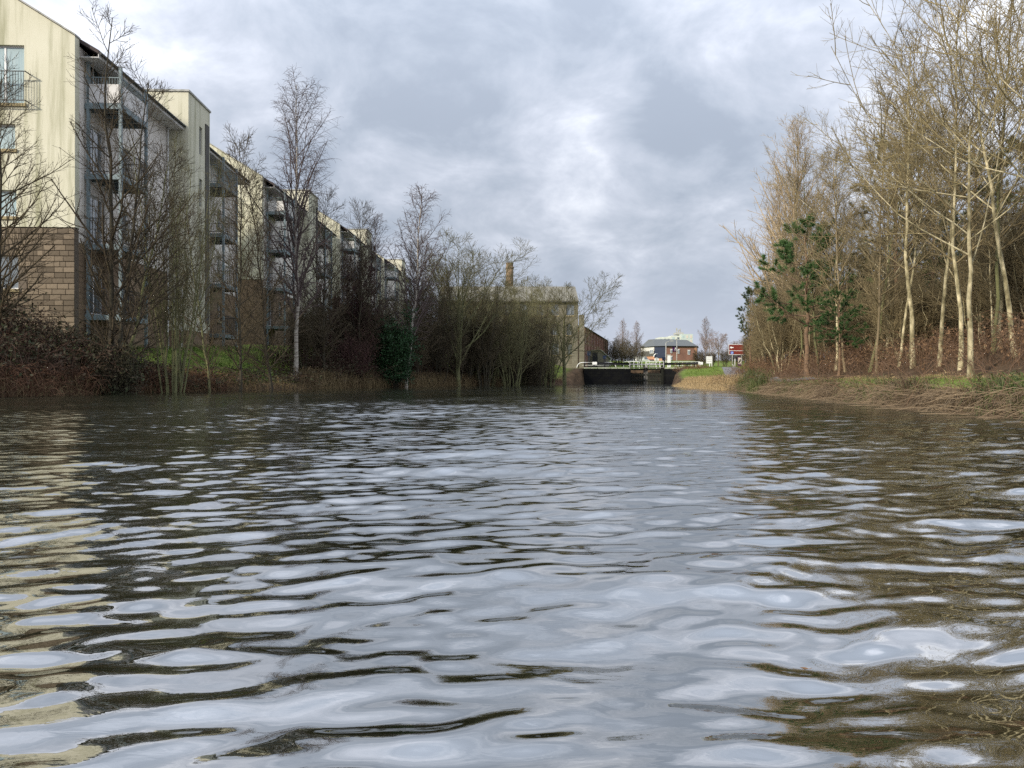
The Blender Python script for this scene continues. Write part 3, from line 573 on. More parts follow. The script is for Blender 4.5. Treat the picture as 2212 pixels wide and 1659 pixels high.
# ------------------------------------------------------------------ hotel, tower block
def hotel():
    Yb = 252.0; zg = 5.6; ze = zat(748, Yb); zr = zat(732, Yb + 6)
    F = [(xat(1384, Yb + 9), Yb + 9), (xat(1414, Yb), Yb), (xat(1438.5, Yb - 2), Yb - 2), (xat(1505.5, Yb), Yb), (xat(1507, Yb + 14), Yb + 14), (xat(1390, Yb + 20), Yb + 20)]
    t = thing('brick_hotel', 'two-storey brick hotel with hipped slate roof and navy clad corner beyond the lock', 'hotel')
    names = ['orangebrick', 'orangebrick', 'redbrick', 'redbrick', 'redbrick', 'redbrick']
    for i in range(6):
        a, b = Vector((*F[i], 0)), Vector((*F[(i + 1) % 6], 0)); n = Vector((b.y - a.y, a.x - b.x, 0)).normalized() * -.3
        MB().prism([(a.x, a.y, 2), (b.x, b.y, 2), (b.x, b.y, ze), (a.x, a.y, ze)], n).build('wall', MT[names[i]], t)
    c = Vector((sum(p[0] for p in F) / 6, sum(p[1] for p in F) / 6, 0))
    e = [((p[0] - c.x) * 1.04 + c.x, (p[1] - c.y) * 1.06 + c.y, ze + .02) for p in F]
    r = [(xat(1402, Yb + 8), Yb + 9, zr - .1), (xat(1415, Yb + 6), Yb + 8, zr), (xat(1440, Yb + 6), Yb + 7.5, zr), (xat(1487, Yb + 6), Yb + 8, zr - .25), (xat(1487, Yb + 6), Yb + 8.3, zr - .25), (xat(1404, Yb + 8), Yb + 10, zr - .1)]
    mb = MB(); mb.add(e + r, [(i, (i + 1) % 6, 6 + (i + 1) % 6, 6 + i) for i in range(6)] + [(6, 7, 8, 9, 10, 11), (5, 4, 3, 2, 1, 0)]); rf = mb.build('roof', MT['slate'], t)
    MB().tube([(p[0], p[1], ze - .05) for p in e[:4]], .12, 6).build('gutter', MT['black'], rf)
    # local frame helpers for the three visible walls
    def on(i, s0, s1, z0, z1, o, th, name, m, par=t):
        a, b = Vector((*F[i], 0)), Vector((*F[i + 1], 0)); u = (b - a); n = Vector((u.y, -u.x, 0)).normalized()
        p0 = a + u * s0 + n * o; p1 = a + u * s1 + n * o
        return MB().prism([(p0.x, p0.y, z0), (p1.x, p1.y, z0), (p1.x, p1.y, z1), (p0.x, p0.y, z1)], n * th).build(name, MT[m], par)
    on(0, .02, .99, zat(769, Yb), zat(757.5, Yb), .02, .12, 'slate_hung_band', 'greytimber'); on(0, .02, .99, zat(757.4, Yb), ze - .1, .02, .10, 'cream_band', 'fascia'); on(1, .0, 1.0, zat(774, Yb), ze - .08, .02, .15, 'navy_cladding', 'navy')
    def win(i, s0, s1, z0, z1):
        f = on(i, s0, s1, z0, z1, .15, .06, 'window', 'white'); ds = (s1 - s0) * .12; dz = (z1 - z0) * .1
        m = (s0 + s1) / 2
        for a, b in ((s0 + ds, m - ds * .4), (m + ds * .4, s1 - ds)): on(i, a, b, z0 + dz, z1 - dz, .215, .02, 'pane', 'pane', f)
        on(i, s0 - ds, s1 + ds, z1 + .05, z1 + .22, .15, .12, 'lintel', 'white', f)
    win(0, .70, .95, zat(763, Yb), zat(755, Yb))
    for px0, px1, y0, y1 in ((1447.5, 1451.5, 763, 756), (1463.5, 1467, 764, 756), (1485, 1490, 766, 757.5), (1447.5, 1451.5, 778, 770.5)):
        s = lambda p: (p - 1438.5) / (1505.5 - 1438.5)
        win(2, s(px0), s(px1), zat(y0, Yb), zat(y1, Yb))
    d = on(1, .02, .36, zg - .5, zat(770.5, Yb), .02, .12, 'door_surround', 'white'); on(1, .09, .29, zg - .5, zat(772.5, Yb), .145, .03, 'door', 'greyframe', d)
    cxm = Vector((*F[1], 0)) + (Vector((*F[2], 0)) - Vector((*F[1], 0))) * .19
    arc = [(cxm.x + 1.0 * math.cos(a), cxm.y - .25, zat(770.5, Yb) + .95 * math.sin(a)) for a in np.linspace(0, math.pi, 9)]
    MB().tube(arc, .16, 6).build('door_arch', MT['white'], t)
    on(2, .92, .99, zg - 1, ze - .3, .004, .1, 'corner_pier', 'orangebrick'); on(2, .955, .985, zg - .5, zat(772, Yb), .11, .05, 'side_door', 'greyframe')
    s0, s1 = .205, .36
    sg = on(2, s0, s1, zat(759.5, Yb), zat(749.3, Yb), .05, .12, 'purple_sign', 'purple')
    a, b = Vector((*F[2], 0)), Vector((*F[3], 0)); u = (b - a).normalized(); mid = a + (b - a) * ((s0 + s1) / 2); zc = zat(754.3, Yb)
    cres = [(math.cos(q) * .34, math.sin(q) * .34) for q in np.linspace(-2.2, 1.2, 9)] + [(math.cos(q) * .27 - .13, math.sin(q) * .27 + .05) for q in np.linspace(1.2, -2.2, 9)]
    mb = MB(); mb.prism([(mid.x + p[0], mid.y - .2, zc + .15 + p[1]) for p in cres], (0, .02, 0)); mb.build('moon_mark', MT['white'], sg)
    cu = bpy.data.curves.new('lettering', 'FONT'); cu.body = 'Premier Inn'; cu.size = .42; cu.align_x = 'CENTER'; tmp = bpy.data.objects.new('lettering_curve', cu)
    C.objects.link(tmp); me = bpy.data.meshes.new_from_object(tmp.evaluated_get(bpy.context.evaluated_depsgraph_get())); bpy.data.objects.remove(tmp); me.materials.clear(); me.materials.append(MT['white']); lo = link('lettering', me, sg)
    lo.location = (mid.x, mid.y - .21, zc - .55); lo.rotation_euler = (R(90), 0, 0)
hotel()
def tower_block():
    Y = 520.0; zb = 8.0; t = thing('tower_block', 'pale green and white tower block behind the hotel roof', 'tower block')
    segs = [(1418, 1427, 738, 'towerpink', 6), (1427, 1451, 727.5, 'tower', 4), (1451, 1472, 724.5, 'tower', 2), (1472, 1497, 721.5, 'towergreen', 0)]
    for i, (p0, p1, py, m, dy) in enumerate(segs):
        x0, x1, zt = xat(p0, Y), xat(p1, Y), zat(py, Y); w = MB().box(x0 + .02, x1 - .02, Y + dy, Y + 20, zb - 4, zt).build('wall', MT[m], t)
        n = max(2, int((x1 - x0) / 2.4))
        for f in range(5):
            for k in range(n):
                a = x0 + (x1 - x0) * (k + .25) / n; b = x0 + (x1 - x0) * (k + .72) / n; z = zt - 2.5 - f * 2.9
                if i == 3 and k in (1, 2, 3): MB().box(a, b, Y + dy - .1, Y + dy - .003, z - .3, z + 1.6).build('panel', MT['towerpink'], w)
                else: MB().box(a, b, Y + dy - .08, Y + dy - .003, z, z + 1.35).build('window', MT['pane' if (k + f) % 3 else 'curtain_pane'], w)
    x0, x1 = xat(1464, Y), xat(1481, Y)
    MB().box(x0, x1, Y + 6, Y + 14, zat(721.5, Y) + .01, zat(717, Y)).build('plant_room', MT['coping'], t)
    mb = MB()
    for px, py, r in ((1467, 707, .12), (1471, 711, .2), (1475, 708, .12), (1478, 715, .1)): x = xat(px, Y); mb.tube([(x, Y + 8, zat(717, Y)), (x, Y + 8, zat(py, Y))], r * 2.4, 6)
    mb.box(xat(1465.5, Y), xat(1468.5, Y), Y + 7.5, Y + 7.9, zat(711, Y), zat(707, Y)); mb.box(xat(1470.5, Y), xat(1475.5, Y), Y + 7.4, Y + 7.8, zat(712.5, Y), zat(710.5, Y)); mb.build('mast', MT['coping'], t)
tower_block()

# ------------------------------------------------------------------ the lock
GY = 93.0
def lock():
    g0, g1 = xat(1358, GY), xat(1433, GY); gm = (g0 + g1) / 2 + .1
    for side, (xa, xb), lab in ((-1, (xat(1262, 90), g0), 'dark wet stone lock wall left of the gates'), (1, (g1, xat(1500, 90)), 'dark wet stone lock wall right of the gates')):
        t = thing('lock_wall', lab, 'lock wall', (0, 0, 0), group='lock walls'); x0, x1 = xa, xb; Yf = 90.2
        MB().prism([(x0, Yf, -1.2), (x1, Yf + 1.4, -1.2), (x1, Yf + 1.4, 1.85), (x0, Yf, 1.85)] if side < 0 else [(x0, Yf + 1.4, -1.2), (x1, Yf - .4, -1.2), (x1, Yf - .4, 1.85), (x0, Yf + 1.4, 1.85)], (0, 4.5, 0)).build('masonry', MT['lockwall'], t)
        n = 7; u0 = (x0, Yf - .06) if side < 0 else (x0, Yf + 1.34); u1 = (x1, Yf + 1.34) if side < 0 else (x1, Yf - .46)
        for i in range(n):
            f0, f1 = i / n + .006, (i + 1) / n - .006; a = (u0[0] + (u1[0] - u0[0]) * f0, u0[1] + (u1[1] - u0[1]) * f0); b = (u0[0] + (u1[0] - u0[0]) * f1, u0[1] + (u1[1] - u0[1]) * f1)
            MB().prism([(a[0], a[1], 1.854), (b[0], b[1], 1.854), (b[0], b[1], 2.02), (a[0], a[1], 2.02)], (0, .8, 0)).build('coping_stone', MT['coping_stone'], t)
    for sgn, (xa, xb), lab in ((1, (g0, gm), 'left leaf of the black timber lock gates'), (-1, (gm, g1), 'right leaf of the black timber lock gates')):
        t = thing('lock_gate', lab, 'lock gate', (0, 0, 0), group='lock gates')
        ya, yb = (GY, GY + .9) if sgn > 0 else (GY + .9, GY)
        nb = 8
        for i in range(nb):
            f0, f1 = i / nb + .01, (i + 1) / nb - .01; p = lambda f: (xa + (xb - xa) * f, ya + (yb - ya) * f)
            a, b = p(f0), p(f1); MB().prism([(a[0], a[1], -.8), (b[0], b[1], -.8), (b[0], b[1], 1.35 + .05 * (i % 2)), (a[0], a[1], 1.35 + .05 * (i % 2))], (0, .08, 0)).build('plank', MT['lockwood'], t)
        mb = MB()
        for z in (.35, 1.05, 1.7):
            a, b = p(0.02), p(.98); mb.prism([(a[0], a[1] - .12, z), (b[0], b[1] - .12, z), (b[0], b[1] - .12, z + .2), (a[0], a[1] - .12, z + .2)], (0, .117, 0))
        mb.build('rail', MT['lockwood'], t)
        hp, mp = (xa + .13, xb - .14) if sgn > 0 else (xb - .13, xa + .14); yh, ym = (ya, yb) if sgn > 0 else (yb, ya)
        MB().box(hp - .12, hp + .12, yh - .15, yh + .15, -.8, 2.25).build('heel_post', MT['lockwood'], t)
        MB().box(mp - .11, mp + .11, ym - .15, ym + .15, -.8, 2.3).build('mitre_post', MT['greytimber'], t)
        # balance beam
        end = hp - sgn * 4.6; mb = MB(); mb.prism([(mp, ym - .15, 2.32), (hp, yh - .17, 2.32), (end, yh - 1.2, 2.36), (end, yh - 1.2, 2.66), (hp, yh - .17, 2.58), (mp, ym - .15, 2.5)][::-sgn], (0, .3, 0)); bb = mb.build('balance_beam', MT['black'], t)
        mb = MB(); mb.box(min(end, end + sgn * .5) - .01, max(end, end + sgn * .5) + .01, yh - 1.215, yh - .885, 2.35, 2.675); mb.build('white_end', MT['white'], bb)
        # footboard and handrail on the gate
        a, b = p(.03), p(.97); mb = MB(); mb.prism([(a[0], a[1] - .55, 1.98), (b[0], b[1] - .55, 1.98), (b[0], b[1] - .55, 2.05), (a[0], a[1] - .55, 2.05)], (0, .4, 0)); fb = mb.build('footboard', MT['greytimber'], t)
        mb = MB()
        for f in np.linspace(.03, .97, 5): q = p(f); mb.tube([(q[0], q[1] - .55, 2.05), (q[0], q[1] - .55, 2.78)], .022, 6)
        for z in (2.42, 2.78): mb.tube([(a[0], a[1] - .55, z), (b[0], b[1] - .55, z)], .024, 6)
        mb.build('handrail', MT['white'], t)
    # white hooped rails on the lock side
    def hoop(px0, px1, Y, ytop, ybase, lab, legs):
        x0, x1 = xat(px0, Y), xat(px1, Y); zt, zb = zat(ytop, Y), zat(ybase, Y); t = thing('hooped_rail', lab, 'rail', group='white hooped rails by the lock'); r = zt - zb
        arc = [(x0 + r * (1 - math.cos(a)), Y, zb + r * math.sin(a)) for a in np.linspace(0, math.pi / 2, 7)] + [(x1 - r * (1 - math.cos(a)), Y, zb + r * math.sin(a)) for a in np.linspace(math.pi / 2, 0, 7)]
        MB().tube(arc, .045, 6).build('top_rail', MT['white'], t, True)
        for k in legs: x = xat(k, Y); MB().box(x - .06, x + .06, Y - .05, Y + .05, zb - .3, zt - .03).build('post', MT['black'], t)
        MB().tube([(x0 + r, Y, zb + r * .5), (x1 - r, Y, zb + r * .5)], .02, 6).build('mid_rail', MT['white'], t, True)
    hoop(1246, 1331, 93.5, 783, 795, 'long white hooped rail on the left lock side', (1262, 1283, 1306)); hoop(1446, 1514, 94.5, 784, 796, 'white hooped rail on the right lock side', (1467, 1484, 1500))
    # pipe fence beyond
    def fence(px0, px1, Y, y0, y1, n, lab):
        t = thing('white_fence', lab, 'fence', group='white pipe fences beyond the lock'); 
        for i in range(n): x = xat(px0 + (px1 - px0) * i / (n - 1), Y); MB().tube([(x, Y, zat(y1, Y) - .5), (x, Y, zat(y0, Y))], .035, 6).build('post', MT['white'], t)
        for k, f in enumerate((0, .55)): z = zat(y0 + (y1 - y0) * f, Y); MB().tube([(xat(px0, Y), Y, z), (xat(px1, Y), Y, z)], .035, 6).build('rail', MT['white'], t)
    fence(1347, 1381, 104, 781, 790, 4, 'white pipe fence left of the lock gates'); fence(1395, 1442, 108, 780.5, 789, 7, 'white pipe fence directly behind the lock gates'); fence(1447, 1512, 120, 781.5, 787, 8, 'long white pipe fence in front of the hotel')
    # paddle gear stands
    for px, Y, y0, lab in ((1272, 94.5, 759, 'tall dark paddle gear stand on the left lock side'), (1306, 94.2, 768, 'short dark paddle gear stand near the hooped rail end'), (1434, 95.5, 772, 'dark paddle gear stand at the right gate')):
        x = xat(px, Y); z = zat(y0, Y); t = thing('paddle_gear', lab, 'paddle gear', (x, Y, 1.95), group='lock paddle gear'); h = z - 1.95
        MB().box(-.13, .13, -.12, .12, -.2, h * .75).build('stand', MT['black'], t); MB().box(-.2, .2, -.14, .14, h * .75 + .002, h).build('gear_box', MT['navy'], t); MB().tube([(.05, -.15, h * .85), (.05, -.3, h * .85), (.28, -.3, h * .72)], .025, 6).build('windlass_spindle', MT['greytimber'], t)
    x = xat(1445, 109); t = thing('white_cabinet', 'white control cabinet standing beside the lamp post', 'cabinet', (x, 109, 1.9)); MB().box(-.2, .2, -.2, .2, 0, zat(767, 109) - 1.95).build('body', MT['white'], t); MB().box(-.23, .23, -.23, .23, zat(767, 109) - 1.947, zat(766, 109) - 1.9).build('cap', MT['coping'], t)
lock()

def lamp(px, Y, ytop, zb, arm, lab):
    t = thing('street_lamp', lab, 'street lamp', (xat(px, Y), Y, zb), group='street lamps by the hotel'); h = zat(ytop, Y) - zb
    MB().tube([(0, 0, -.5), (0, 0, h * .4), (0, 0, h)], [.13, .11, .075], 8).build('post', MT['coping'], t, True)
    if arm:
        MB().tube([(0, 0, h - .02), (.15, 0, h + .2), (1.0, 0, h + .42)], .07, 6).build('arm', MT['coping'], t, True)
        MB().box(.85, 1.6, -.14, .14, h + .36, h + .52).build('lamp_head', MT['coping'], t)
    else: MB().box(-.16, .16, -.35, .35, h + .003, h + .16).build('lamp_head', MT['coping'], t)
lamp(1438.5, 165, 741, 3.2, True, 'pale street lamp with a side arm in front of the hotel'); lamp(1462, 200, 733, 4.2, False, 'taller straight lamp post in front of the purple sign')

def van():
    Y = 236.0; t = thing('parked_van', 'white van parked at the left end of the hotel', 'van', (xat(1386, Y), Y, zat(785.5, Y)), R(20))
    prof = [(-2.3, .35), (2.4, .35), (2.45, 1.0), (1.75, 1.25), (1.1, 2.1), (-2.25, 2.15)]
    MB().prism([(x, -.95, z) for x, z in prof], (0, 1.9, 0)).build('body', MT['white'], t)
    MB().prism([(1.68, -.97, 1.28), (1.12, -.97, 2.0), (.45, -.97, 2.0), (.45, -.97, 1.28)][::-1], (0, .017, 0)).build('side_window', MT['pane'], t)
    MB().prism([(1.78, -.85, 1.27), (1.78, .85, 1.27), (1.16, .85, 2.06), (1.16, -.85, 2.06)], (.03, 0, .02)).build('windscreen', MT['pane'], t)
    for x in (-1.5, 1.55):
        for y in (-.97, .77):
            w = MB().tube([(x, y, .35), (x, y + .2, .35)], .35, 14).build('wheel', MT['black'], t); MB().tube([(x, y - .01, .35), (x, y + .21, .35)], .18, 10).build('rim', MT['coping'], w)
van()
t = thing('banner_board', 'long dark purple banner board under the hotel windows', 'banner', (xat(1404, 240), 240, zat(786, 240))); h_ = zat(776.5, 240) - zat(786, 240)
MB().box(-1.3, 1.3, 0, .06, h_ * .45, h_).build('board', MT['purple'], t)
for x in (-1.2, 1.2): MB().box(x - .05, x + .05, .065, .15, -.5, h_).build('post', MT['white'], t)

def signs():
    Y = 95.0; x0, x1 = xat(1574, Y), xat(1624, Y); z1, z0 = zat(743.7, Y), zat(766.5, Y); zg = gzf(xat(1600, Y), Y)
    t = thing('brown_direction_sign', 'brown direction sign with white arrow and blue disc on two posts', 'sign', (0, 0, 0))
    bd = MB().box(x0, x1, Y, Y + .03, z0, z1).build('board', MT['brown_sign'], t)
    b = .045; mb = MB(); yf = Y - .006
    mb.box(x0, x0 + b, yf, Y - .002, z0, z1); mb.box(x1 - b, x1, yf, Y - .002, z0, z1); mb.box(x0 + b, x1 - b, yf, Y - .002, z1 - b, z1); mb.box(x0 + b, x1 - b, yf, Y - .002, z0, z0 + b); zm = zat(757.6, Y); mb.box(x0 + b, x1 - b, yf, Y - .002, zm - b / 2, zm + b / 2); mb.build('white_border', MT['white'], bd)
    ax, az = xat(1576.5, Y), zat(750.7, Y); mb = MB(); mb.prism([(ax, yf, az), (ax + .2, yf, az - .16), (ax + .2, yf, az - .055), (ax + .46, yf, az - .055), (ax + .46, yf, az + .055), (ax + .2, yf, az + .055), (ax + .2, yf, az + .16)], (0, .004, 0)); mb.build('arrow', MT['white'], bd)
    cx_, cz = xat(1581.3, Y), zat(762.2, Y); mb = MB(); mb.prism([(cx_ + .19 * math.cos(a), yf, cz + .19 * math.sin(a)) for a in np.linspace(0, 6.283, 19)[:-1]], (0, .004, 0)); ds = mb.build('blue_disc', MT['blue_disc'], bd)
    mb = MB()
    for dx in (-.075, .075): mb.tube([(cx_ + dx + .055 * math.cos(a), yf - .004, cz - .05 + .055 * math.sin(a)) for a in np.linspace(0, 6.283, 13)], .008, 4)
    mb.tube([(cx_ - .075, yf - .004, cz - .05), (cx_ - .02, yf - .004, cz + .05), (cx_ + .06, yf - .004, cz + .05), (cx_ + .075, yf - .004, cz - .05)], .008, 4); mb.tube([(cx_ - .02, yf - .004, cz + .05), (cx_, yf - .004, cz - .05), (cx_ + .06, yf - .004, cz + .05)], .008, 4); mb.build('bicycle_symbol', MT['white'], ds)
    for px in (1582.3, 1602.5): x = xat(px, Y); MB().tube([(x, Y + .08, zg - .4), (x, Y + .08, z1)], .05, 8).build('post', MT['coping'], t, True)
    x = xat(1582.3, Y); MB().tube([(x, Y + .06, zg + .55), (x + .2, Y + .06, zg + .12), (x + .42, Y + .06, zg)], .03, 6).build('brace', MT['white'], t, True)
    Y = 97.0; zg = gzf(xat(1598, Y), Y); t = thing('information_panel', 'mauve information panel standing under the brown sign', 'sign', (xat(1598, Y), Y, zg)); h = zat(770, Y) - zg
    MB().box(-.26, .26, 0, .04, .25, h).build('panel', MT['purple'], t); MB().box(-.2, .2, -.01, -.003, h * .35, h * .9).build('picture', MT['towerpink'], t)
    MB().prism([(-.12, -.018, h * .4), (.1, -.018, h * .62), (.14, -.018, h * .78), (-.02, -.018, h * .7), (-.16, -.018, h * .52)], (0, .006, 0)).build('dark_shape', MT['black'], t)
    for k in (-.6, .75): MB().box(k - .05, k + .05, 0, .1, -.3, h * .8 if k < 0 else h).build('post', MT['fascia'], t)
    Y = 98.0; x0, x1 = xat(1525, Y), xat(1539, Y); zg = gzf((x0 + x1) / 2, Y); t = thing('notice_board', 'white notice board with grey lines standing right of the hooped rail', 'notice board', ((x0 + x1) / 2, Y, zg)); w = (x1 - x0) / 2; a, b = zat(785, Y) - zg, zat(769.8, Y) - zg
    pn = MB().box(-w + .05, w - .05, 0, .03, a, b).build('panel', MT['white'], t); MB().box(-w, -w + .045, -.01, .05, a - .02, b + .02).build('frame_edge', MT['coping'], t); MB().box(w - .045, w, -.01, .05, a - .02, b + .02).build('frame_edge', MT['coping'], t)
    for k in range(3): z = a + (b - a) * (.25 + k * .25); MB().box(-w + .1, w - .1, -.006, -.002, z, z + .05).build('line', MT['coping'], pn)
    for k in (-w * .0 + .02, w - .1): MB().box(k, k + .08, .035, .1, -.4, b).build('post', MT['white'], t)
signs()

def towpath():
    pts = [(30, 11.6), (38, 12.6), (46, 14.2), (54, 16.3), (60, 17.6), (70, 20.0), (80, 22.6), (90, 25.2), (96, 26.4), (104, 27.5), (125, 30)]
    ys = np.arange(30, 125, .7); xs = np.interp(ys, [p[0] for p in pts], [p[1] for p in pts]); w = .75
    cols = np.linspace(-1, 1, 7); X = xs[:, None] + cols[None] * w; Y = np.repeat(ys[:, None], 7, 1); Z = gz(X, Y) + .035 - .02 * (np.abs(cols)[None] ** 2)
    i = np.arange((len(ys) - 1) * 7).reshape(-1, 7)[:, :-1].ravel(); q = np.stack([i, i + 1, i + 8, i + 7], 1)
    return struct(link('towpath', raw_mesh('towpath', np.stack([X.ravel(), Y.ravel(), Z.ravel()], 1), q, MT['tarmac'])))
towpath()

# ------------------------------------------------------------------ trees: grown level by level
def spawn(P, Rd, n, t0, t1, ang, dang, length, K, trop, wob, rr, rmin, rng, taper=.35):
    """n branches along every line of P between t0 and t1; length(t, parent length) in metres"""
    N, Kp, _ = P.shape; PL = np.linalg.norm(np.diff(P, axis=1), axis=2).sum(1)
    t = t0 + (t1 - t0) * (np.arange(n)[None] + rng.uniform(0, 1, (N, n))) / n; t = np.clip(t, 0, .999)
    x = t * (Kp - 1); i = np.floor(x).astype(int); f = (x - i)[..., None]; a = np.arange(N)[:, None]
    pos = P[a, i] * (1 - f) + P[a, i + 1] * f; T = nrm(P[a, i + 1] - P[a, i]); rad = Rd[a, i] * (1 - f[..., 0]) + Rd[a, i + 1] * f[..., 0]
    ref = np.where(np.abs(T[..., 2:3]) > .85, np.array([1., 0, 0]), np.array([0, 0, 1.])); U = nrm(np.cross(T, ref)); V = np.cross(T, U)
    az = rng.uniform(0, 6.283, (N, 1)) + np.arange(n)[None] * 2.39996 + rng.normal(0, .35, (N, n)); th = ang + rng.normal(0, dang, (N, n))
    D = np.cos(th)[..., None] * T + np.sin(th)[..., None] * (np.cos(az)[..., None] * U + np.sin(az)[..., None] * V)
    Ls = length(t, PL[:, None]) * rng.uniform(.65, 1.25, (N, n))
    pos = pos.reshape(-1, 3); D = nrm(D.reshape(-1, 3)); Ls = Ls.ravel(); M = len(pos); out = np.empty((M, K, 3)); out[:, 0] = pos; p = pos.copy()
    up = np.array([0, 0, 1.])
    for k in range(1, K):
        D = nrm(D + trop * up / (K - 1) + rng.normal(0, wob, (M, 3))); p = p + D * (Ls / (K - 1))[:, None]; out[:, k] = p
    r0 = np.maximum(np.minimum(rad.ravel() * rr, rad.ravel() * .95), rmin); R2 = r0[:, None] * np.linspace(1, taper, K)[None]
    return out, np.maximum(R2, rmin * .6)
def leader(base, top, K, r0, r1, wob, rng):
    t = np.linspace(0, 1, K)[:, None]; P = np.array(base)[None] * (1 - t) + np.array(top)[None] * t; w = rng.normal(0, wob, (K, 3)).cumsum(0) * [1, 1, 0]; w -= t * w[-1]; P = P + w
    return P[None], (r0 + (r1 - r0) * t[:, 0] ** .8)[None]
def flare(Rd): Rd = Rd.copy(); Rd[:, 0] *= 1.35; return Rd

PROTO = {}
def proto(name, trunk_lv, crown_lv, tm, cm):
    tv, tq = join([tubes(P, Rr, S_) for P, Rr, S_ in trunk_lv]); cv, cq = join([tubes(P, Rr, S_) for P, Rr, S_ in crown_lv])
    PROTO[name] = (raw_mesh('trunk', tv, tq, MT[tm]), raw_mesh('crown', cv, cq, MT[cm]))

def excurrent(name, H, seed, tm, cm, ang=50, n1=44, L1=.30, t0=.12, droop=0.0, r0=.11, lean=(0, 0), n2=9, n3=6, rt=.0052, trop1=.35, twin=False):
    rng = np.random.default_rng(seed); P0, R0 = leader((0, 0, -.3), (lean[0], lean[1], H), 12, r0, .012, .05, rng); R0 = flare(R0)
    if twin:
        Pb, Rb = leader((.05, .1, -.3), (lean[0] + .9, lean[1] + .5, H * .86), 12, r0 * .75, .012, .05, rng); P0 = np.concatenate([P0, Pb]); R0 = np.concatenate([R0, flare(Rb)]); n1 = int(n1 * .6)
    A, Ra = spawn(P0, R0, n1, t0, .985, R(ang), .14, lambda t, L: H * L1 * (1.04 - t) ** .62 * (.45 + .55 * np.clip((t - t0) / .18, 0, 1)) + .25, 7, trop1, .05, .62, .013, rng)
    B, Rb = spawn(A, Ra, n2, .12, .97, R(38), .18, lambda t, L: L * .46 * (1.15 - t) + .2, 5, .22 - droop, .045, .62, .0085, rng)
    D, Rd = spawn(B, Rb, n3, .10, .97, R(38), .22, lambda t, L: L * .5 * (1.2 - t) + .14, 3, .12 - droop * 2, .06, .7, rt, rng)
    proto(name, [(P0, R0, 8)], [(A, Ra, 4), (B, Rb, 3), (D, Rd, 3)], tm, cm)
def spreading(name, H, seed, tm, cm, fork=.28, n1=8, ang=34, r0=.17, L1=.62, trop=.5, n2=8, n3=7, n4=5, rt=.0055, lean=(0, 0)):
    rng = np.random.default_rng(seed); P0, R0 = leader((0, 0, -.3), (lean[0], lean[1], H * .62), 10, r0, r0 * .30, .04, rng); R0 = flare(R0)
    A, Ra = spawn(P0, R0, n1, fork / .62, .98, R(ang), .16, lambda t, L: H * L1 * (1.25 - .75 * t), 9, trop, .06, .46, .016, rng, .16)
    B, Rb = spawn(A, Ra, n2, .20, .97, R(38), .18, lambda t, L: L * .48 * (1.2 - t) + .3, 6, .35, .055, .60, .014, rng)
    D, Rd = spawn(B, Rb, n3, .15, .97, R(40), .2, lambda t, L: L * .48 * (1.2 - t) + .2, 4, .25, .055, .62, .0085, rng)
    E, Re = spawn(D, Rd, n4, .15, .97, R(38), .22, lambda t, L: L * .5 * (1.2 - t) + .14, 3, .15, .06, .7, rt, rng)
    proto(name, [(P0, R0, 9), (A, Ra, 6)], [(B, Rb, 4), (D, Rd, 3), (E, Re, 3)], tm, cm)
def coppice(name, H, seed, tm, cm, ns=11, spread=.28, r0=.055, n1=14, n2=8, n3=5, rt=.005, trop=.45):
    rng = np.random.default_rng(seed); Ps = []; Rs = []
    for k in range(ns):
        a = k * 2.4 + rng.uniform(-.3, .3); d = spread * H * rng.uniform(.25, 1.0); h = H * rng.uniform(.72, 1.0)
        P, R_ = leader((.22 * math.cos(a), .22 * math.sin(a), -.3), (d * math.cos(a), d * math.sin(a), h), 10, r0 * rng.uniform(.7, 1.2), .01, .07, rng); Ps.append(P); Rs.append(R_)
    P0 = np.concatenate(Ps); R0 = np.concatenate(Rs)
    A, Ra = spawn(P0, R0, n1, .22, .98, R(34), .15, lambda t, L: H * .26 * (1.15 - t) + .2, 6, trop, .08, .55, .009, rng)
    B, Rb = spawn(A, Ra, n2, .15, .98, R(38), .2, lambda t, L: L * .46 * (1.2 - t) + .18, 4, .25, .05, .6, .0065, rng)
    D, Rd = spawn(B, Rb, n3, .12, .98, R(40), .25, lambda t, L: L * .5 * (1.2 - t) + .14, 3, .15, .07, .7, rt, rng)
    proto(name, [(P0, R0, 6)], [(A, Ra, 4), (B, Rb, 3), (D, Rd, 3)], tm, cm)

excurrent('alder_a', 11.5, 1, 'bark_dark', 'twig_dark', ang=46, n1=46, L1=.27, twin=True, n2=8, n3=4, rt=.0065)
excurrent('alder_b', 10.0, 2, 'bark_dark', 'twig_dark', ang=52, n1=52, L1=.36, n2=9, n3=4, rt=.007)
excurrent('alder_c', 9.5, 3, 'bark_green', 'twig_dark', ang=44, n1=44, L1=.34, lean=(1.9, 0), r0=.085, n2=9, n3=4, rt=.007)
excurrent('thin_d', 10.3, 4, 'bark_dark', 'twig_dark', ang=46, n1=44, L1=.27, r0=.075, n2=10, n3=4, rt=.0075)
excurrent('birch_a', 14.0, 5, 'birch', 'twig_birch', ang=30, n1=50, L1=.36, t0=.20, droop=.45, r0=.12, n2=10, n3=5, rt=.006, trop1=.2)
excurrent('birch_b', 11.0, 6, 'birch', 'twig_birch', ang=34, n1=38, L1=.34, t0=.22, droop=.3, r0=.10, lean=(.9, 0), n2=8, n3=4, rt=.0085)
spreading('round_a', 11.5, 7, 'bark_green', 'twig_olive', fork=.08, n1=16, ang=36, r0=.16, L1=.70, n4=5, rt=.009)
spreading('round_b', 11.0, 8, 'bark_green', 'twig_olive', fork=.20, n1=14, ang=48, r0=.18, L1=.62, n4=5, rt=.010)
coppice('willow_a', 9.0, 9, 'bark_green', 'twig_olive', ns=12, n1=10, n2=6, n3=4, rt=.007)
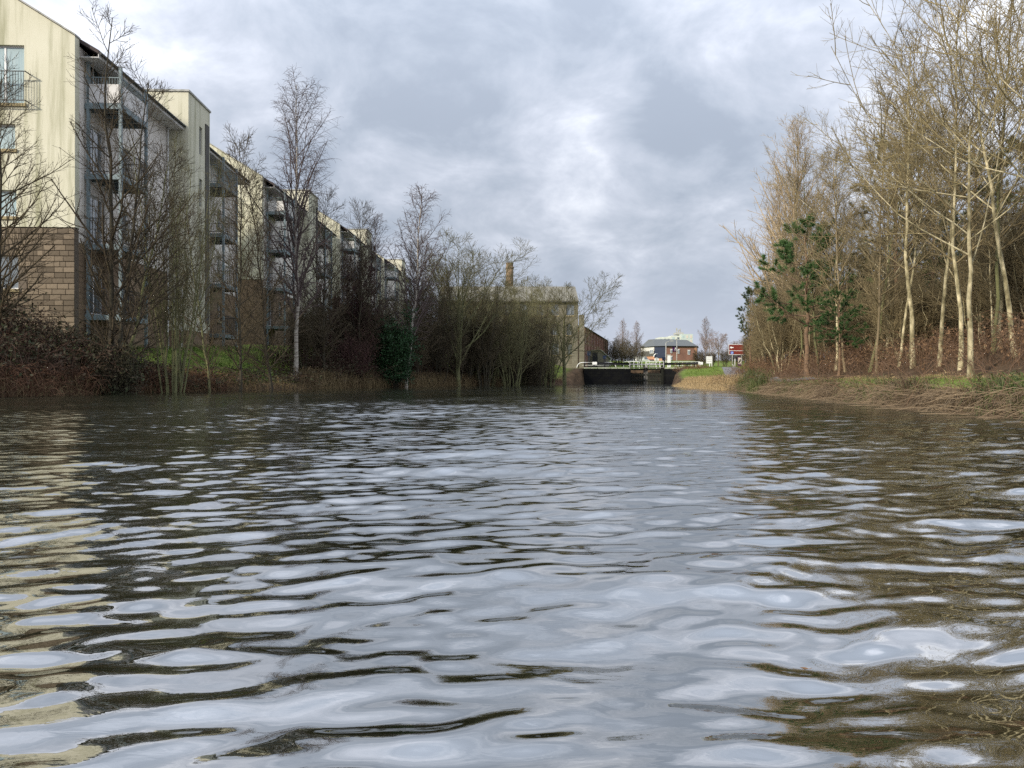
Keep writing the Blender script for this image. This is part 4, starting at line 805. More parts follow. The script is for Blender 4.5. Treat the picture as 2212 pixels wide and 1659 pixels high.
coppice('willow_b', 8.5, 10, 'bark_dark', 'twig_scrub', ns=11, spread=.30, n1=13, n2=7, n3=4, rt=.009)
coppice('redthicket', 8.5, 11, 'bark_dark', 'twig_red', ns=12, spread=.20, n1=13, n2=7, n3=4, rt=.009)
spreading('ash_a', 13.0, 12, 'bark_pale', 'twig_pale', fork=.26, n1=11, ang=48, r0=.10, L1=.66, n2=7, n3=5, trop=.55, rt=.0055, n4=3)
spreading('ash_b', 12.5, 13, 'bark_pale', 'twig_pale', fork=.32, n1=10, ang=40, r0=.088, L1=.60, n2=7, n3=5, trop=.55, lean=(-1.2, 0), rt=.006, n4=3)
excurrent('pole_a', 12.0, 14, 'bark_pale', 'twig_mid', ang=46, n1=42, L1=.27, t0=.30, r0=.085, n2=9, n3=4, rt=.008)
excurrent('pole_b', 11.0, 15, 'bark_green', 'twig_mid', ang=52, n1=40, L1=.30, t0=.26, r0=.07, n2=9, n3=4, lean=(-.9, .3), rt=.008)
excurrent('pole_c', 10.5, 16, 'bark_brown', 'twig_mid', ang=50, n1=40, L1=.28, t0=.20, r0=.06, n2=9, n3=4, lean=(.5, -.3), rt=.008)
excurrent('poplar', 17.0, 17, 'bark_pale', 'twig_tan', ang=27, n1=64, L1=.42, t0=.14, r0=.2, n2=9, n3=4, trop1=.5, rt=.012)
spreading('far_round', 10.0, 18, 'twig_mid', 'twig_far', fork=.16, n1=12, ang=48, r0=.18, L1=.62, n2=8, n3=4, n4=4, rt=.022)
excurrent('far_tall', 14.0, 19, 'twig_far', 'twig_far', ang=36, n1=46, L1=.34, t0=.16, r0=.16, n2=9, n3=4, rt=.017)
coppice('understory', 4.0, 20, 'bark_pale', 'twig_mid', ns=12, spread=.35, r0=.03, n1=12, n2=7, n3=4, rt=.006)
coppice('dark_understory', 5.0, 24, 'bark_dark', 'twig_scrub', ns=12, spread=.32, r0=.035, n1=12, n2=7, n3=4, rt=.008)

def pine(name, H, seed, nm, t0=.45, spread=.34, n1=22, nt=7):
    rng = np.random.default_rng(seed); P0, R0 = leader((0, 0, -.3), (.2, .1, H), 10, .15, .03, .05, rng); R0 = flare(R0)
    A, Ra = spawn(P0, R0, n1, t0, .99, R(72), .18, lambda t, L: H * spread * (1.12 - t) ** .7 + .35, 6, .25, .08, .5, .014, rng)
    B, Rb = spawn(A, Ra, 7, .35, .99, R(48), .2, lambda t, L: L * .34 * (1.2 - t) + .25, 4, .35, .08, .6, .008, rng)
    tv, tq = join([tubes(P0, R0, 8), tubes(A, Ra, 4), tubes(B, Rb, 3)])
    # needle tufts along the outer half of the shoots
    q = rng.uniform(.25, 1.0, (len(B), nt)); x = q * 2.999; i = np.floor(x).astype(int); f = (x - i)[..., None]; a = np.arange(len(B))[:, None]
    c = (B[a, i] * (1 - f) + B[a, i + 1] * f).reshape(-1, 3); ax = nrm(B[a, i + 1] - B[a, i]).reshape(-1, 3); n = 15
    d = nrm(rng.normal(0, 1, (len(c), n, 3)) + ax[:, None] * 1.1 + [0, 0, .35]); L = rng.uniform(.14, .28, (len(c), n, 1)); s = nrm(np.cross(d, rng.normal(0, 1, d.shape))) * .014
    b = c[:, None] + d * .01; v = np.stack([b - s, b + s, b + d * L], 2).reshape(-1, 3); tri = np.arange(len(v)).reshape(-1, 3)
    PROTO[name] = (raw_mesh('trunk', tv, tq, MT['pinebark']), raw_mesh('needle_crown', v, tri, MT[nm], False))
pine('pine_a', 8.0, 21, 'needle', t0=.36, spread=.44, n1=24, nt=9); pine('pine_b', 9.5, 22, 'needle_dull', t0=.30, spread=.28, n1=26); pine('pine_c', 11.0, 23, 'needle_olive', t0=.35, spread=.30, n1=28)

H0 = {'understory': 4.0, 'dark_understory': 5.0, 'alder_a': 11.5, 'alder_b': 10.0, 'alder_c': 9.5, 'thin_d': 10.3, 'birch_a': 14.0, 'birch_b': 11.0, 'round_a': 11.5, 'round_b': 11.0, 'willow_a': 9.0, 'willow_b': 8.5, 'redthicket': 8.5, 'ash_a': 13.0, 'ash_b': 12.5, 'pole_a': 12.0, 'pole_b': 11.0, 'pole_c': 10.5, 'poplar': 17.0, 'far_round': 10.0, 'far_tall': 14.0, 'pine_a': 8.0, 'pine_b': 9.5, 'pine_c': 11.0}
KIND = {'understory': ('sapling_clump', 'shrub'), 'dark': ('thicket_shrub', 'shrub'), 'alder': ('alder_tree', 'tree'), 'thin': ('bare_tree', 'tree'), 'birch': ('birch_tree', 'tree'), 'round': ('bare_tree', 'tree'), 'willow': ('willow_tree', 'tree'), 'redthicket': ('bare_tree', 'tree'), 'ash': ('ash_tree', 'tree'), 'pole': ('bare_tree', 'tree'), 'poplar': ('poplar_tree', 'tree'), 'far': ('bare_tree', 'tree'), 'pine': ('pine_tree', 'tree')}
def tree(kind, x, y, h, label, group, rz=0.0, wide=1.0, z=None, tilt=(0, 0)):
    nm, cat = KIND[kind.split('_')[0]]; s = h / H0[kind]
    t = thing(nm, label, cat, (x, y, gzf(x, y) if z is None else z), rz, group); t.scale = (s * wide, s * wide, s); t.rotation_euler = (tilt[0], tilt[1], rz)
    a, b = PROTO[kind]; link('trunk', a, t); link('needle_crown' if kind.startswith('pine') else 'crown', b, t)
    return t
def tree_px(kind, px, Y, ytop, label, group, **k):
    x = xat(px, Y); zb = gzf(x, Y); return tree(kind, x, Y, zat(ytop, Y) - zb, label, group, **k)

GL = 'bare trees on the left bank'
for a in [('alder_b', 3, 22.5, 165, 'dark alder cut by the left edge of the picture, in front of the first gable', dict(rz=.4, wide=.95)),
          ('alder_a', 243, 23.5, 38, 'tall twin-stemmed alder in front of the nearest balconies', dict(rz=0.2, wide=1.0)),
          ('alder_c', 262, 24.5, 330, 'alder leaning to the right before the first stair tower', dict(rz=.1)),
          ('willow_a', 372, 26.0, 285, 'multi-stemmed green willow before the first stair tower', dict(rz=1.0, wide=.75)),
          ('thin_d', 517, 31.0, 300, 'slim dark tree in front of the second gable', dict(rz=2.0, wide=.85)),
          ('thin_d', 588, 33.0, 390, 'slim tree leaning left beside the tall birch', dict(rz=1.0, tilt=(0, -.13))),
          ('alder_c', 455, 29.0, 430, 'low slim alder between the first tower and the second gable', dict(rz=2.8, wide=.8)),
          ('birch_a', 640, 38.5, 183, 'tallest birch on the left bank, white trunk and fine purple twigs', dict(rz=.5, wide=1.0)),
          ('alder_b', 703, 40.5, 425, 'dark dense tree just right of the tall birch', dict(rz=1.3, wide=.8)),
          ('redthicket', 762, 46.0, 500, 'reddish-brown twiggy tree in front of the third apartment block', dict(rz=.3, wide=1.0)),
          ('thin_d', 778, 45.0, 445, 'slim dark tree rising from the reddish thicket', dict(rz=.6)),
          ('birch_b', 822, 47.0, 470, 'birch with a thin pale trunk left of the leaning birch', dict(rz=2.2, wide=1.0)),
          ('birch_b', 872, 48.5, 418, 'leaning white birch above the evergreen bush', dict(rz=.0, wide=1.15)),
          ('alder_b', 905, 52.0, 520, 'brown dense tree right of the leaning birch', dict(rz=.9, wide=1.0)),
          ('round_a', 990, 57.0, 497, 'round-crowned olive tree left of the brick chimney', dict(rz=.4, wide=1.35)),
          ('willow_b', 935, 55.0, 590, 'dark multi-stemmed willow left of the round-crowned tree', dict(rz=.2, wide=.9)),
          ('willow_a', 1106, 62.0, 590, 'pale green many-stemmed willow under the brick chimney', dict(rz=2.1, wide=1.3)),
          ('willow_b', 1045, 60.0, 610, 'dark multi-stemmed willow between the round tree and the chimney', dict(rz=1.2, wide=1.0)),
          ('round_b', 1220, 76.0, 572, 'bare spreading tree at the right end of the mill', dict(rz=.8, wide=1.2)),
          ('willow_b', 1160, 68.0, 650, 'small bare tree before the mill windows', dict(rz=2.8, wide=.85)),
          ('round_b', 1150, 118.0, 585, 'tree top showing behind the mill roof', dict(rz=1.8))]:
    tree_px(a[0], a[1], a[2], a[3], a[4], GL, **a[5])
rng = np.random.default_rng(77)
for k in range(20):                                   # dark thicket shrubs behind the water's edge
    px = 640 + 28 * k + rng.uniform(-10, 10); Y = np.interp(px, [400, 700, 1000, 1200], [31, 43, 58, 72]) + rng.uniform(-1, 4); x = xat(px, Y)
    tree('dark_understory', x, Y, rng.uniform(3.0, 5.0), 'dark twiggy shrub in the thicket along the left bank', 'thicket shrubs on the left bank', rz=rng.uniform(0, 6), wide=rng.uniform(.9, 1.3))
for k in range(3, 16):                                   # filler growth between the named trees
    px = 560 + k * 36 + rng.uniform(-14, 14); Y = np.interp(px, [400, 700, 1000, 1200], [34, 46, 62, 74]) + rng.uniform(-2, 5)
    tree_px(['willow_b', 'thin_d', 'willow_a', 'alder_b', 'willow_b'][k % 5], px, Y, rng.uniform(560, 650) + (px - 560) * .05, 'low tangled bare tree filling the row along the left bank', 'filler trees on the left bank', rz=rng.uniform(0, 6), wide=rng.uniform(.8, 1.1))

# right-hand wood
GR = 'trees of the right-hand wood'
for a in [('ash_a', 2096, 17.0, -60, 'foremost pale ash with a long low limb reaching left', dict(rz=3.0, wide=1.0)),
          ('pole_a', 2071, 19.5, 20, 'straight pale trunk just left of the foremost ash', dict(rz=1.0)),
          ('ash_b', 2187, 18.5, -120, 'pale tree leaning left, right of the foremost ash', dict(rz=.2)),
          ('pole_b', 2137, 20.5, 20, 'thin pale tree between the foremost ash and the leaning one', dict(rz=2.0)),
          ('ash_a', 2290, 14.0, -260, 'big tree past the right edge whose branches hang into the picture', dict(rz=1.2, wide=1.1)),
          ('ash_b', 2245, 16.5, -180, 'slender tree at the right picture edge', dict(rz=2.7, wide=1.0)),
          ('ash_a', 2165, 22.0, -20, 'high-crowned tree between the leaning pale ash and the foremost ash', dict(rz=.9, wide=.9)),
          ('ash_b', 2024, 22.0, 50, 'dark mossy tree left of the straight pale trunk', dict(rz=1.6)),
          ('pole_a', 1969, 24.0, 90, 'sturdy pale pole tree midway along the wood edge', dict(rz=.5, wide=1.15)),
          ('ash_b', 1944, 26.0, 150, 'fine-branched tree whose limbs reach out over the towpath', dict(rz=2.9, wide=.8)),
          ('pole_c', 1897, 27.0, 200, 'slim pale tree near the middle of the wood edge', dict(rz=.8)),
          ('pole_b', 1875, 28.5, 215, 'slim pale tree leaning left in the wood edge', dict(rz=3.3, tilt=(0, -.08))),
          ('ash_a', 1920, 31.0, 175, 'broad-crowned tree behind the wood edge', dict(rz=2.2, wide=.85)),
          ('pole_c', 1828, 31.0, 300, 'leaning birch-like pole right of the low pine tuft', dict(rz=1.7, tilt=(0, .10))),
          ('pole_a', 1805, 33.0, 330, 'thin straight pole behind the low pine tuft', dict(rz=2.6)),
          ('pole_b', 1775, 35.0, 350, 'thin pale pole just right of the pine', dict(rz=.1)),
          ('pole_c', 1750, 38.0, 420, 'pale thin trunk under the pine foliage', dict(rz=1.4)),
          ('pole_b', 1723, 40.0, 470, 'crooked pale trunk left of the pine', dict(rz=2.4)),
          ('pole_c', 1684, 44.0, 520, 'thin dark trunk at the left side of the wood', dict(rz=.3)),
          ('poplar', 1722, 56.0, 286, 'tall narrow tan poplar above the pine', dict(rz=.4, wide=1.15)),
          ('poplar', 1684, 60.0, 400, 'lower tan poplar left of the tall one', dict(rz=4.4, wide=1.25)),
          ('pine_a', 1748, 34.0, 508, 'dark green pine with heavy foliage pads below the poplar', dict(rz=2.4, wide=1.15)),
          ('pine_b', 1622, 60.0, 622, 'pine at the left tip of the wood above the brown sign', dict(rz=.7, wide=.9)),
          ('pine_a', 1812, 30.0, 645, 'small pine with one low tuft of foliage', dict(rz=.2, wide=1.2)),
          ('pine_c', 1940, 34.0, 300, 'olive pine inside the wood behind fine branches', dict(rz=1.0, wide=.9)),
          ('pine_b', 2120, 30.0, 330, 'dark pine deep behind the foremost ash', dict(rz=2.0, wide=1.1)),
          ('pine_c', 2215, 27.0, 300, 'dark olive pine deep at the right edge', dict(rz=.5, wide=1.0)),
          ('pine_b', 2020, 36.0, 420, 'dark pine deep in the middle of the wood', dict(rz=3.0, wide=1.0)),
          ('pole_c', 1640, 58.0, 600, 'small bare tree at the left tip of the wood', dict(rz=1.0, wide=1.2)),
          ('willow_b', 1662, 50.0, 620, 'bushy bare thicket tree at the left end of the wood', dict(rz=1.0, wide=1.0))]:
    tree_px(a[0], a[1], a[2], a[3], a[4], GR, **a[5])
rng = np.random.default_rng(5)
n = 0
while n < 20:
    px = rng.uniform(1690, 2330); Y = rng.uniform(21, 58) if px > 1850 else rng.uniform(34, 70); x = xat(px, Y)
    d = x - float(XR(np.array([Y]))[0])
    if d < 4.0 or (px < 1760 and Y < 42): continue
    top = np.interp(px, [1690, 1800, 1900, 2000, 2330], [620, 460, 360, 300, 260]) + rng.uniform(0, 220)
    tree_px(['pole_a', 'pole_b', 'pole_c', 'ash_b'][n % 4], px, Y, top, 'thin bare tree deep inside the right-hand wood', 'thin trees deep in the right-hand wood', rz=rng.uniform(0, 6.28), wide=rng.uniform(.8, 1.1), tilt=(rng.uniform(-.05, .05), rng.uniform(-.06, .06))); n += 1

for k in range(44):                                   # saplings and scrub under the wood, closing the view between the trunks
    px = 1640 + 15.5 * k + rng.uniform(-8, 8); Y = np.interp(px, [1640, 1800, 2000, 2330], [52, 36, 25, 19]) + rng.uniform(0, 16); x = xat(px, Y)
    tree('understory', x, Y, rng.uniform(2.6, 4.8), 'leafless sapling clump under the trees of the right-hand wood', 'sapling clumps in the right-hand wood', rz=rng.uniform(0, 6.28), wide=rng.uniform(1.0, 1.5))
for k in range(26):
    px = 1680 + 27 * k + rng.uniform(-10, 10); Y = np.interp(px, [1640, 1800, 2000, 2330], [66, 56, 46, 40]) + rng.uniform(0, 14); x = xat(px, Y)
    tree(['pine_b', 'pine_c', 'dark_understory', 'pine_b'][k % 4], x, Y, rng.uniform(6.5, 9.5) if k % 4 != 2 else 6.0, ['dark pine closing the back of the right-hand wood', 'olive pine closing the back of the right-hand wood', 'dark shrub at the back of the right-hand wood', 'dark pine closing the back of the right-hand wood'][k % 4], 'growth at the back of the right-hand wood', rz=rng.uniform(0, 6.28), wide=1.25)
for k in range(9):
    px = 1640 + 6 * k; Y = 62 - 2.0 * k + rng.uniform(-2, 2); x = xat(px, Y)
    tree('dark_understory' if k % 2 else 'understory', x, Y, np.interp(k, [0, 8], [3.2, 5.0]), 'brown twiggy shrub at the left tip of the right-hand wood', 'shrubs at the tip of the wood', rz=k * 1.7, wide=1.0)

# distant trees
GF = 'distant trees beyond the lock'
for a in [('far_tall', 1345, 190, 694, 'pinkish bare tree far beyond the lock, left of the pair', 1.0), ('far_tall', 1376, 195, 698, 'pinkish bare tree far beyond the lock, right of the pair', 1.0), ('far_tall', 1524, 200, 690, 'tall pinkish bare tree right of the hotel', 1.1),
          ('far_round', 1552, 130, 712, 'round-crowned bare tree beside the path beyond the lock', 1.0), ('far_round', 1532, 170, 725, 'low bare tree at the hotel corner', 1.2)]:
    tree_px(a[0], a[1], a[2], a[3], a[4], GF, rz=a[1] * .7, wide=a[5])
for k, (px, Y, yt) in enumerate([(1318, 128, 728), (1335, 135, 727), (1352, 140, 730), (1368, 145, 734), (1382, 150, 740), (1327, 125, 742), (1345, 128, 745), (1362, 130, 748)]):
    tree_px('willow_b', px, Y, yt, 'dense brown bush in the thicket between the terrace and the hotel', 'brown thicket beyond the lock', rz=k * 1.1, wide=1.4)
t_ = tree('dark_understory', xat(1612, 84), 84, 3.4, 'twiggy shrub hiding the right half of the brown sign', 'shrubs at the tip of the wood', rz=.4, wide=.55)
for k, (px, Y, h) in enumerate(((1508, 128, 2.6), (1522, 122, 2.2), (1538, 126, 2.4), (1566, 124, 2.6), (1590, 122, 3.0), (1612, 120, 3.4), (1632, 118, 3.6))):
    tree('dark_understory', xat(px, Y), Y, h, 'low brown hedge bush along the path beyond the lock', 'hedge bushes beyond the lock', rz=k * 2.1, wide=1.7)
for k, (px, Y, yt) in enumerate(((1055, 63, 640), (1140, 69, 628), (1182, 72, 648), (1080, 66, 625), (1020, 61, 600), (955, 58, 585), (1125, 71, 610))):
    tree_px('willow_a', px, Y, yt, ('olive willow bush left of the pale green willow', 'olive willow bush right of the pale green willow', 'olive willow bush beside the mill-end tree', 'olive willow bush just behind the pale green willow', 'taller olive willow right of the round-crowned tree', 'taller olive willow left of the round-crowned tree', 'taller olive willow before the mill roof')[k], 'olive willow bushes before the mill', rz=k * 1.9 + .5, wide=1.3)
for k, px in enumerate((1580, 1600, 1622, 1648)):
    tree_px('far_round', px, 150 + 9 * k, 735 - 6 * k, 'bare tree in the screen behind the brown sign', 'trees behind the brown sign', rz=k * 1.3, wide=1.1)

# ------------------------------------------------------------------ undergrowth, grasses, reeds
def scatter(rng, n, fx):
    """fx(u, v) -> X, Y arrays"""
    return fx(rng.uniform(0, 1, n), rng.uniform(0, 1, n))
def arcs(rng, X, Y, L, h, r, K=6, lean=None):
    """arching stems rooted at X, Y"""
    n = len(X); Z = gz(X, Y); a = rng.uniform(0, 6.283, n); d = np.stack([np.cos(a), np.sin(a)], 1)
    if lean is not None: d = d + np.array(lean); d /= np.maximum(np.linalg.norm(d, axis=1, keepdims=True), 1e-6)
    Ls = L * rng.uniform(.5, 1.4, n); hs = h * rng.uniform(.5, 1.4, n); sk = rng.uniform(.35, .8, n)
    t = np.linspace(0, 1, K)[None]; prof = np.sin(np.pi * np.clip(t, 0, 1) ** .8 * sk[:, None] * 1.25)
    P = np.stack([X[:, None] + d[:, :1] * Ls[:, None] * t, Y[:, None] + d[:, 1:] * Ls[:, None] * t, Z[:, None] - .05 + hs[:, None] * prof], 2) + rng.normal(0, .025, (n, K, 3)) * np.linspace(0, 1, K)[None, :, None]
    return P, (r * rng.uniform(.6, 1.3, n))[:, None] * np.linspace(1, .5, K)[None]
def leaves(rng, c, s):
    n = len(c); a = nrm(rng.normal(0, 1, (n, 3))); b = nrm(np.cross(a, rng.normal(0, 1, (n, 3)))); s = s * rng.uniform(.6, 1.4, (n, 1))
    v = np.stack([c - a * s, c + b * s * .55, c + a * s, c - b * s * .55], 1).reshape(-1, 3); return v, np.arange(4 * n).reshape(-1, 4)
def stuff(name, label, cat, v, q, m, smooth=True):
    o = link(name, raw_mesh(name, v, q, MT[m], smooth)); tag(o, label, cat, kind='stuff'); return o

def left_growth():
    rng = np.random.default_rng(31)
    # brambles: dense at the near end in front of the first gable, thinner strip along the edge further on
    n = 4400; Y = np.concatenate([rng.uniform(17, 29.0, n // 2 + 600), rng.uniform(24, 50, n // 2 - 600)]); d = np.concatenate([rng.uniform(.2, 7.5, n // 2 + 600), rng.uniform(.1, 2.0, n // 2 - 600)]); X = XL(Y) - d
    ok = ~((X < -16.8) & (Y > 30)); X, Y = X[ok], Y[ok]
    hf = np.interp(Y, [17, 25, 26.5, 38, 41], [1, 1, .3, .3, 1]); keep = rng.uniform(0, 1, len(X)) < np.where(hf < .9, .45, 1); X, Y, hf = X[keep], Y[keep], hf[keep]; P, Rr = arcs(rng, X, Y, 1.3, .95, .009); P[:, :, 2] = gz(X, Y)[:, None] + (P[:, :, 2] - gz(X, Y)[:, None]) * hf[:, None]; stuff('bramble_thicket', 'dark brown bramble thicket covering the near left bank', 'brambles', *tubes(P, Rr, 3), 'bramble_left')
    c = P[:, 1:].reshape(-1, 3); c = c[rng.uniform(0, 1, len(c)) < .85]; c = np.concatenate([c, c + rng.normal(0, .12, c.shape)]); stuff('bramble_leaves', 'dark green and brown leaves on the left bank brambles', 'leaves', *leaves(rng, c, .05), 'bramble_leaf', False)
    # red-brown bracken along the water
    n = 3600; Y = np.concatenate([rng.uniform(17, 31, 2600), rng.uniform(58, 84, 1000)]); d = rng.uniform(-.15, .75, n); X = XL(Y) - d
    P, Rr = arcs(rng, X, Y, .6, .5, .007); w = ribbons(P, Rr * 1.6, nrm(rng.normal(0, 1, (n, 3)))); stuff('dead_bracken', 'red-brown dead bracken along the left water edge', 'bracken', *w, 'bramble_red')
    # pale sedge fringe further along
    n = 9000; Y = rng.uniform(38, 78, n) ** 1.0; X = XL(Y) - rng.uniform(-.25, .9, n) ** 1.0; P, Rr = arcs(rng, X, Y, .35, .62, .010, 4); stuff('sedge_fringe', 'pale dry sedge fringe along the far left water edge', 'sedge', *ribbons(P, Rr, nrm(rng.normal(0, 1, (n, 3)) * [1, .3, .1])), 'reed_dark')
    n = 1500; Y = rng.uniform(19, 40, n); X = XL(Y) - rng.uniform(-.2, .3, n); P, Rr = arcs(rng, X, Y, .3, .4, .008, 4); stuff('edge_grass', 'tufts of pale grass hanging over the near left water edge', 'grass', *ribbons(P, Rr, nrm(rng.normal(0, 1, (n, 3)))), 'reed_dark')
    # dark scrub behind the fringe, up to the trees
    n = 3600; Y = rng.uniform(40, 82, n); X = XL(Y) - rng.uniform(.6, 4.2, n); P, Rr = arcs(rng, X, Y, 1.1, 1.15, .011); stuff('scrub_growth', 'dark brown scrub under the left bank trees', 'scrub', *tubes(P, Rr, 3), 'bramble_left')
    c = P[:, 1:].reshape(-1, 3); c = c[rng.uniform(0, 1, len(c)) < .5]; stuff('scrub_leaves', 'dead leaves caught in the left bank scrub', 'leaves', *leaves(rng, c, .06), 'bramble_leaf', False)
    # lawn tufts
    n = 16000; Y = rng.uniform(25.5, 52, n); X = XL(Y) - rng.uniform(.4, 8, n); ok = X > -17; X, Y = X[ok], Y[ok]; P, Rr = arcs(rng, X, Y, .12, .16, .010, 3); stuff('lawn_grass', 'green lawn grass below the apartment balconies', 'grass', *ribbons(P, Rr, nrm(rng.normal(0, 1, (len(X), 3)))), 'grass_dark')
left_growth()

def bush(name, px, Y, ytop, w, label, leaf, stem, nleaf, size, seed):
    rng = np.random.default_rng(seed); x = xat(px, Y); zb = gzf(x, Y); h = zat(ytop, Y) - zb; t = thing(name, label, 'shrub', (x, Y, zb))
    n = 34; a = rng.uniform(0, 6.283, n); rr = w * np.sqrt(rng.uniform(0, 1, n)); top = np.stack([rr * np.cos(a), rr * np.sin(a), h * rng.uniform(.55, 1.0, n)], 1); base = top * [.2, .2, 0]; base[:, 2] = -.15
    tt = np.linspace(0, 1, 6)[None, :, None]; P = base[:, None] * (1 - tt) + top[:, None] * tt + rng.normal(0, .05, (n, 6, 3)); Rr = np.full((n, 1), .018) * np.linspace(1, .3, 6)[None]
    B, Rb = spawn(P, Rr, 9, .15, .98, R(48), .25, lambda t, L: L * .22 + .1, 4, .2, .1, .6, .006, rng); D, Rd = spawn(B, Rb, 5, .2, .98, R(45), .25, lambda t, L: L * .5, 3, .1, .1, .7, .004, rng)
    link('stems', raw_mesh('stems', *join([tubes(P, Rr, 4), tubes(B, Rb, 3), tubes(D, Rd, 3)]), MT[stem]), t)
    c = np.concatenate([D[:, 1:].reshape(-1, 3), B[:, 1:].reshape(-1, 3)]); c = c[rng.integers(0, len(c), nleaf)] + rng.normal(0, .06, (nleaf, 3)); fo = link('foliage', raw_mesh('foliage', *leaves(rng, c, size), MT[leaf], False), t); fo['kind'] = 'stuff'
bush('evergreen_shrub', 853, 46.5, 700, 1.0, 'dark green evergreen shrub below the leaning birch', 'holly', 'bark_dark', 15000, .065, 1)
bush('brown_shrub', 762, 43.5, 712, 1.7, 'dark maroon leafless shrub left of the evergreen shrub', 'bramble_left', 'twig_red', 2500, .04, 2)
bush('brown_shrub', 1497, 84.0, 797, 2.2, 'rounded brown shrub right of the lock gates', 'dead_leaf', 'bramble_right', 3000, .05, 3)
bush('ivy_shrub', 255, 23.5, 748, .6, 'low green ivy shrub at the foot of the twin-stemmed alder', 'bramble_leaf', 'bark_dark', 3500, .045, 4)

def right_growth():
    rng = np.random.default_rng(41)
    # matted dry grass hanging over the bank edge
    n = 10000; Y = 5 + (46 - 5) * rng.uniform(0, 1, n) ** 1.7; d = rng.uniform(-.08, .42, n); X = XR(Y) + d
    P, Rr = arcs(rng, X, Y, .36, .06, .0048, 5, lean=(-1.1, -.25)); drop = np.linspace(0, 1, 5)[None] ** 2 * rng.uniform(.05, .5, (n, 1)); P[:, :, 2] -= drop * np.clip(1.1 - d[:, None] * 1.6, 0, 1)
    cl = .5 + .5 * np.sin(Y * 2.1 + 1.3 * np.sin(Y * .7)) * np.sin(Y * .9 + 2); P[:, :, 2] += (np.linspace(0, 1, 5) * (1 - np.linspace(0, 1, 5)))[None] * .35 * cl[:, None]
    P[:, :, 2] = np.maximum(P[:, :, 2], .0); stuff('matted_dry_grass', 'matted tan dry grass hanging over the right bank edge', 'dry grass', *ribbons(P, Rr, nrm(rng.normal(0, 1, (n, 3)))), 'dry_grass')
    n = 1500; Y = 6 + 34 * rng.uniform(0, 1, n) ** 1.6; X = XR(Y) + rng.uniform(-.1, .5, n); P, Rr = arcs(rng, X, Y, .6, .16, .0045, 6, lean=(-.6, -.5)); P[:, :, 2] = np.maximum(P[:, :, 2] - np.linspace(0, .22, 6)[None] * rng.uniform(0, 1, (n, 1)), .0); stuff('tangled_stems', 'tangled pale dead stems lying along the right water edge', 'dead stems', *tubes(P, Rr, 3), 'dry_stem')
    # upright thin dead stalks leaning over the water
    n = 420; Y = rng.uniform(8, 40, n); X = XR(Y) + rng.uniform(.1, .7, n); P, Rr = arcs(rng, X, Y, .75, .55, .004, 5, lean=(-.9, .1)); stuff('dead_stalks', 'thin dark dead stalks leaning along the right bank', 'stalks', *tubes(P, Rr, 3), 'bramble_right')
    # green verge
    n = 13000; Y = 7 + 50 * rng.uniform(0, 1, n) ** 1.6; X = XR(Y) + rng.uniform(.45, 3.2, n); P, Rr = arcs(rng, X, Y, .07, .05, .0045, 3); stuff('verge_grass', 'short green grass of the verge along the right bank', 'grass', *ribbons(P, Rr, nrm(rng.normal(0, 1, (n, 3)))), 'grass')
    n = 6000; Y = 7 + 40 * rng.uniform(0, 1, n) ** 1.5; X = XR(Y) + np.where(rng.uniform(0, 1, n) < .4, rng.normal(.55, .12, n), rng.normal(3.1, .25, n)); P, Rr = arcs(rng, X, Y, .18, .075, .005, 4); stuff('straw_grass', 'straw-coloured grass bordering the green verge', 'grass', *ribbons(P, Rr, nrm(rng.normal(0, 1, (n, 3)))), 'reed')
    # bramble slope
    n = 6400; Y = 8 + 52 * rng.uniform(0, 1, n) ** 1.3; d = 3.9 + 8.0 * rng.uniform(0, 1, n) ** 1.4; X = XR(Y) + d; P, Rr = arcs(rng, X, Y, 1.1, .75, .006, 5); stuff('bramble_slope', 'brown bramble slope below the right-hand wood', 'brambles', *tubes(P, Rr, 3), 'bramble_right')
    c = P[:, 1:].reshape(-1, 3); c = c[rng.uniform(0, 1, len(c)) < .75] ; stuff('dead_leaves', 'dead brown leaves caught in the right bank brambles', 'leaves', *leaves(rng, c + rng.normal(0, .06, c.shape), .035), 'dead_leaf', False)
    # reeds at the far right water edge
    n = 9000; Y = rng.uniform(33, 60, n); X = XR(Y) + rng.uniform(-.7, .5, n); P, Rr = arcs(rng, X, Y, .20, .40, .008, 4, lean=(.3, 0)); stuff('reed_bed', 'pale tan reed bed at the far right water edge', 'reeds', *ribbons(P, Rr, nrm(rng.normal(0, 1, (n, 3)) * [1, .3, .1])), 'reed')
    # lock-side grass
    n = 12000; Y = rng.uniform(56, 96, n); X = XR(Y) + rng.uniform(1.0, 14, n); px_ = np.interp(Y, [30, 60, 96], [11.6, 17.6, 26.4]); ok = np.abs(X - px_) > 1.0; X, Y = X[ok], Y[ok]; P, Rr = arcs(rng, X, Y, .15, .16, .013, 3); stuff('bank_grass', 'bright green grass bank beside the towpath near the lock', 'grass', *ribbons(P, Rr, nrm(rng.normal(0, 1, (len(X), 3)))), 'grass')
    # ragged green and brown tufts breaking the bank edge
    cy = 6.5 + 34 * rng.uniform(0, 1, 70) ** 1.5; k = 45; Y = (cy[:, None] + rng.normal(0, .12, (70, k))).ravel(); X = (XR(cy)[:, None] + rng.uniform(-.05, .55, (70, 1)) + rng.normal(0, .10, (70, k))).ravel(); P, Rr = arcs(rng, X, Y, .22, .24, .0055, 4); stuff('edge_tufts', 'ragged green grass tufts along the right water edge', 'grass', *ribbons(P, Rr, nrm(rng.normal(0, 1, (len(X), 3)))), 'sedge_green')
